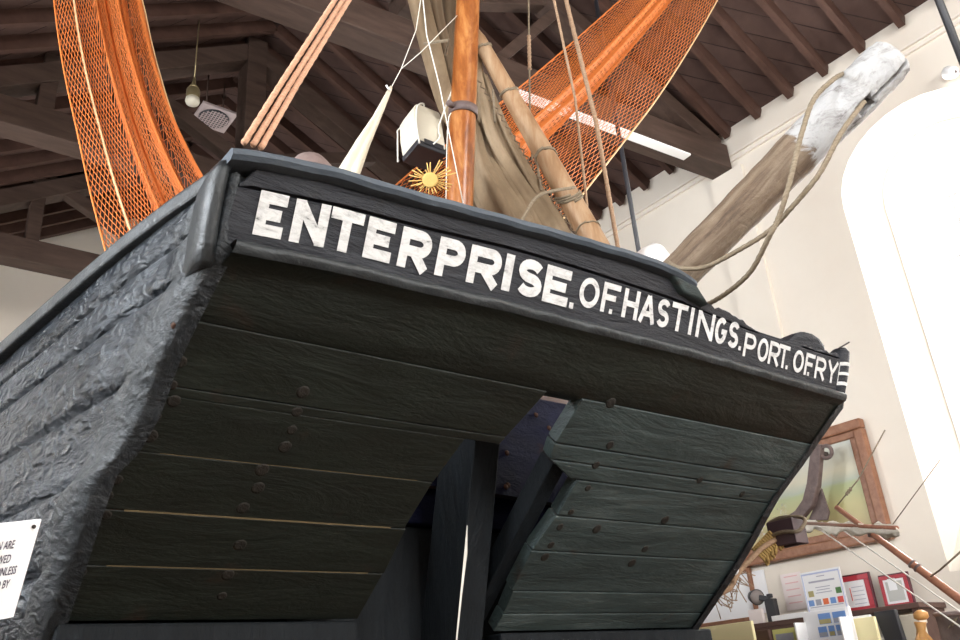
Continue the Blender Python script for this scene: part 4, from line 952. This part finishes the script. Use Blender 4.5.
standbook(755, 631, 768, 5.25, MT['shelf'], 'narrow dark brown book right of the wide cream folder')
t = thing('greetings_card', atX(783,640,5.2), 'yellow green bordered card with a grey picture left of the postcard rack', 'card'); a = atX(772,630,5.2); b = atX(795,630,5.2)
m = MB(); m.lohi((5.2, b.y, CT), (5.206, a.y, a.z)); obj('card', m, MT['yellowgreen'], t); m = MB(); m.lohi((5.197, b.y+.02, CT+.05), (5.2, a.y-.02, a.z-.03)); obj('picture', m, MT['grey_photo'], t)
standbook(796, 628, 806, 5.22, MT['yellow'], 'slim pale yellow booklet beside the white postcard rack', 'booklet', 'booklet')
standbook(852, 619, 874, 5.22, MT['yellow'], 'pale yellow folder between the postcard rack and black box file', 'folder', 'folder')
a = atX(858,618,5.3); m = MB(); m.lohi((5.27, a.y-.09, CT), (5.30, a.y+.05, a.z+.01)); tag(obj('leaflet_stack', m, MT['paper']), 'white leaflets just behind the pale yellow folder', 'leaflets')
a = atX(873,612,5.3); b = atX(898,612,5.3); m = MB(); m.hexa([(5.3, b.y+.0, CT), (5.34, b.y, CT), (5.34, a.y-.05, CT), (5.3, a.y-.05, CT), (5.3, b.y+.02, a.z), (5.34, b.y+.02, a.z), (5.34, a.y, a.z), (5.3, a.y, a.z)]); tag(obj('box_file', m, MT['black'], None, .006), 'black upright box file below the two red frames', 'box file')
for k in range(2):
    a = atX(896,616+9*k,5.36+.001*k); b = atX(918,616+9*k,5.36); m = MB(); zt = a.z; m.lohi((5.36, b.y, zt-.055 if k == 0 else CT), (5.46, a.y, zt)); tag(obj('storage_box', m, MT['cream'], None, .004), ['upper cream box right of the black box file, below the right red frame', 'lower cream box right of the black box file, below the right red frame'][k], 'box', 'cream boxes by the black box file')
# ---------------- model ship
XM = 4.6
ms = thing('model_ship', (XM, 1.9, -.08), 'model sailing ship with reddish bowsprit and furled white sail', 'model ship')
bt, bb = atX(836,507,XM), atX(966,604,XM); bd = (bb-bt).normalized(); inb = bb + bd*.35
m = MB(); m.tube([bt, lerp(bt, bb, .5), bb, inb], [.014, .019, .023, .024], 14); obj('bowsprit', m, MT['modelwood'], ms)
m = MB()
for q in (.30, .62, .66): m.lathe(lerp(bt, bb, q), [(.024, -.006), (.026, 0), (.024, .006)], 12, bd)
obj('iron_hoop', m, MT['anchoriron'], ms)
ya, yb = atX(798,521,XM+.16), atX(897,527,XM-.16); yc_ = lerp(bt, bb, .26); 
ya, yb = atX(800,523,4.98), atX(897,528,4.40)
m = MB(); m.tube([ya, yb], .012, 8); obj('spritsail_yard', m, MT['modelwood'], ms)
P = [lerp(ya, yb, k/26) + Vector((-.006, -.006, -.008 + random.uniform(-.010,.006))) for k in range(27)]
rows = []
for k, p in enumerate(P):
    rr = .020 + .006*math.sin(k*.9) + random.uniform(-.003, .005); row = []
    for q in range(14):
        a = 2*math.pi*q/14; f_ = rr*(1 + .35*math.sin(3*a + k*.7) + random.uniform(-.15, .15)) * (1.6 if math.sin(a) < 0 else 1); row.append(p + Vector((.7*math.cos(a), .7*math.cos(a), math.sin(a)))*f_)
    rows.append(row)
m = MB(); m.grid(rows, True, caps=True); obj('furled_sail', m, MT['sailwhite'], ms)
m = MB()
for a, b in (((822,531), (968,632)), ((844,531), (975,622))): m.tube([atX(*a, 4.7), atX(*b, 4.45)], .0045, 5)
obj('stay', m, MT['ropewhite'], ms)
m = MB(); m.tube([bt, atX(858,480,XM), atX(885,430,XM)], .004, 5); m.tube([atX(893,524,4.42), atX(940,460,4.3)], .0025, 5); m.tube([lerp(bt,bb,.75), atX(940,570,4.45), atX(968,545,4.40)], .005, 5); m.tube([bb, atX(952,626,4.5)], .004, 5); m.tube([bb, atX(948,628,4.5)], .004, 5)
for q in (.2, .28, .36): m.lathe(lerp(bt, atX(858,480,XM), .3+q), [(.004,-.012), (.010, 0), (.004, .012)], 8, (0,0,1))
obj('stay', m, MT['ropegrey'], ms)
# hull of the model: bow towards the hull, rail just in the frame
rows = []
zt0 = atX(925,624,XM).z
for k in range(15):
    s_ = k/14; yy = lerp(2.16, .45, s_); hw = .17*min(1, (s_*2.6)**.6)*(1 if s_ < .8 else 1 - (s_-.8)*1.2); zt = zt0 + .05*(1-s_)**2 - .02
    rows.append([Vector((XM-hw, yy, zt)), Vector((XM-hw*1.02, yy, zt-.09)), Vector((XM-hw*.7, yy+.02*s_, zt-.20)), Vector((XM, yy, -.03)), Vector((XM+hw*.7, yy, zt-.20)), Vector((XM+hw*1.02, yy, zt-.09)), Vector((XM+hw, yy, zt))])
m = MB(); m.grid(rows); m.grid([[r[0], r[-1]] for r in rows]); obj('hull', m, grain('model_hull', [(.16,.12,.11), (.26,.21,.19)], 20, rough=.5), ms)
m = MB()
for sg in (-1, 1): m.tube([Vector((r[0].x if sg < 0 else r[-1].x, r[0].y, r[0].z+.008)) for r in rows], .011, 8)
obj('rail', m, MT['grille'], ms)
P = [atX(*p, XM) for p in ((922,640), (921,630), (920,622))]
m = MB(); m.tube([P[0] + Vector((0,0,-.05)), P[0], P[1], P[2]], [.03, .028, .022, .03], 10); c = atX(921,616,XM); m.lathe(c + Vector((0,0,-.02)), [(.02, 0), (.038, .012), (.036, .035), (.012, .05)], 12); m.beam(P[1] + Vector((-.035,.03,-.07)), P[1] + Vector((-.005,0,.0)), .018, .018); m.beam(P[1] + Vector((.035,-.03,-.07)), P[1] + Vector((.005,0,.0)), .018, .018); obj('figurehead', m, MT['orangewood'], ms)
m = MB(); m.tube([(XM, .9, zt0-.05), (XM, .9, zt0+1.3)], [.022, .014], 10); m.tube([(XM, 1.6, zt0-.05), (XM, 1.6, zt0+.05)], [.02, .02], 10); obj('model_mast', m, MT['modelwood'], ms)
cb = thing('display_plinth', (XM, 1.2, -H), 'brown plinth under the model sailing ship', 'plinth')
m = MB(); m.lohi((XM-.25, .35, -H), (XM+.25, 2.25, -.08)); obj('cabinet', m, MT['frame'], cb, .01)
m = MB()
for yy in (.8, 1.7): m.lohi((XM-.1, yy-.015, -.08), (XM+.1, yy+.015, -.02))
obj('cradle', m, MT['shelf'], ms)
# ---------------- pulley block and frayed rope hanging along the starboard quarter
XP = 3.55
pb = thing('pulley_block', atX(785,555,XP), 'dark brown wooden pulley block hanging beside the lower hull edge', 'pulley block')
a = atX(773,529,XP); b = atX(800,529,XP); zt = atX(788,520,XP).z; zl = atX(788,546,XP).z
m = MB(); m.lohi((XP-.05, b.y+.0, zl), (XP-.03, a.y, zt)); m.lohi((XP+.03, b.y, zl), (XP+.05, a.y, zt)); m.lohi((XP-.05, a.y-.012, zl), (XP+.05, a.y, zt)); m.lohi((XP-.05, b.y, zl), (XP+.05, b.y+.012, zt)); obj('cheek', m, plain('block_wood', (.07,.04,.045), .5), pb, .004)
m = MB(); m.lathe(((XP), (a.y+b.y)/2, (zt+zl)/2), [(.035, -.025), (.028, 0), (.035, .025)], 14, (1,0,0)); obj('sheave', m, MT['rust'], pb)
m = MB(); m.tube(spline([atX(765,538,XP-.05), atX(782,532,XP-.06), atX(798,531,XP-.06), atX(805,522,XP-.02), atX(800,517,XP), atX(780,518,XP), atX(768,524,XP)], 6), .009, 7); obj('strop', m, MT['ropegrey'], pb)
fr_ = thing('frayed_rope', atX(716,601,3.2), 'frayed brown rope running down the hull edge below the pulley', 'rope')
m = MB(); m.tube(spline([atX(775,540,3.5), atX(762,548,3.42), atX(752,558,3.36), atX(744,566,3.32), atX(737,575,3.28), atX(730,588,3.24), atX(718,594,3.2), atX(708,600,3.16), Vector((2.95, 2.5, .30))], 6), .012, 8); obj('line', m, MT['rope'], fr_)
m = MB()
for k in range(22):
    p = lerp(atX(740,572,3.3), atX(716,596,3.2), random.random()); m.tube([p, p + Vector((random.uniform(-.02,.03), random.uniform(-.05,.02), random.uniform(-.06,.01))), p + Vector((random.uniform(-.02,.05), random.uniform(-.08,.02), random.uniform(-.10,0)))], .0025, 4)
obj('frayed_strands', m, MT['rope'], fr_)
m = MB()
for k in range(10):
    p = lerp(atX(772,536,3.5), atX(756,553,3.42), k/9); m.tube([p + Vector((-.02,0,.02)), p + Vector((.02,-.02,-.03)), p + Vector((random.uniform(-.01,.03),-.03,-.06))], .008, 5)
obj('straw_wrapping', m, grain('straw_lashing', [(.25,.15,.05), (.42,.28,.10)], 30, rough=.9), fr_)
m = MB(); m.lathe(atX(733,570,3.22), [(.004,-.02), (.022,-.012), (.026,.004), (.010,.02)], 12, (.5,.5,.8)); obj('white_knot', m, MT['paper'], fr_)
# ---------------- warning sign on a post beside the port quarter
sg = thing('warning_sign', (.12, 1.86, -H), 'white warning sign with dark serif lettering beside the port quarter', 'sign')
TR, BR = atY(41.5, 519.5, 1.80), atY(13.5, 617, 1.80 + .06)
rt = (atY(41.5,519.5,1.80) - atY(0,524,1.80 - .02)).normalized(); dn = (BR - TR); hgt = dn.length; dn = dn.normalized(); nn = rt.cross(dn).normalized()
if nn.y > 0: nn = -nn
TLc = TR - rt*.34
m = MB(); m.add([TLc, TR, TR + dn*hgt, TLc + dn*hgt] + [p - nn*.006 for p in (TLc, TR, TR + dn*hgt, TLc + dn*hgt)], [(0,1,2,3), (7,6,5,4), (0,4,5,1), (1,5,6,2), (2,6,7,3), (3,7,4,0)]); obj('board', m, MT['paper'], sg)
def textmesh(s, size, wscale):
    cu = bpy.data.curves.new('t', 'FONT'); cu.body = s; cu.size = size; cu.offset = size*.012; cu.align_x = 'CENTER'; cu.resolution_u = 3
    o = bpy.data.objects.new('t', cu); sc.collection.objects.link(o); bpy.context.view_layer.update()
    me = bpy.data.meshes.new_from_object(o.evaluated_get(bpy.context.evaluated_depsgraph_get()))
    vs = [(v.co.x*wscale, v.co.y) for v in me.vertices]; fs = [tuple(p.vertices) for p in me.polygons]
    bpy.data.objects.remove(o); bpy.data.curves.remove(cu); bpy.data.meshes.remove(me); return vs, fs
m = MB(); u = hgt/97.0
for s, row, right in (('CHILDREN ARE', 22.5, 21), ('NOT ALLOWED', 36.5, 20.5), ('ON BOARD UNLESS', 49, 11.5), ('ACCOMPANIED BY', 62, 14.5)):
    vs, fs = textmesh(s, 11.5*u, .50); sh_ = max(v[0] for v in vs)
    o_ = TR - rt*(right*u) + dn*((row+3.5)*u) + nn*.0012
    m.add([o_ + rt*(x - sh_ ) - dn*yy for x, yy in vs], fs)
obj('lettering', m, MT['signink'], sg)
m = MB(); m.lathe(TR - rt*.012 + dn*.012 + nn*.001, [(.004, 0), (.004, .002), (.002, .003)], 8, nn); obj('screw', m, MT['iron'], sg)
pm = TR - rt*.17 + dn*.1 - nn*.02
m = MB(); m.tube([pm, (pm.x, pm.y+.02, -H)], .014, 10); obj('post', m, MT['iron'], sg); m = MB(); m.lathe((pm.x, pm.y+.02, -H), [(.12, 0), (.12, .012), (.02, .03)], 20); obj('base', m, MT['iron'], sg)
# supports carrying the keel
for k, yy in enumerate((3.4, 6.4)):
    for sgn in (-1, 1):
        m = MB(); xh = hb(yy, -.55); m.beam((XC + sgn*(xh+.32), yy, -H+.02), (XC + sgn*(xh+.07), yy, -.45), .10, .12, up=(0,1,0))
        tag(obj('boat_prop', m, MT['frame'], None, .008), '%s timber prop under the %s side of the boat' % (['after', 'forward'][k], 'port' if sgn < 0 else 'starboard'), 'prop', 'props under the hull')
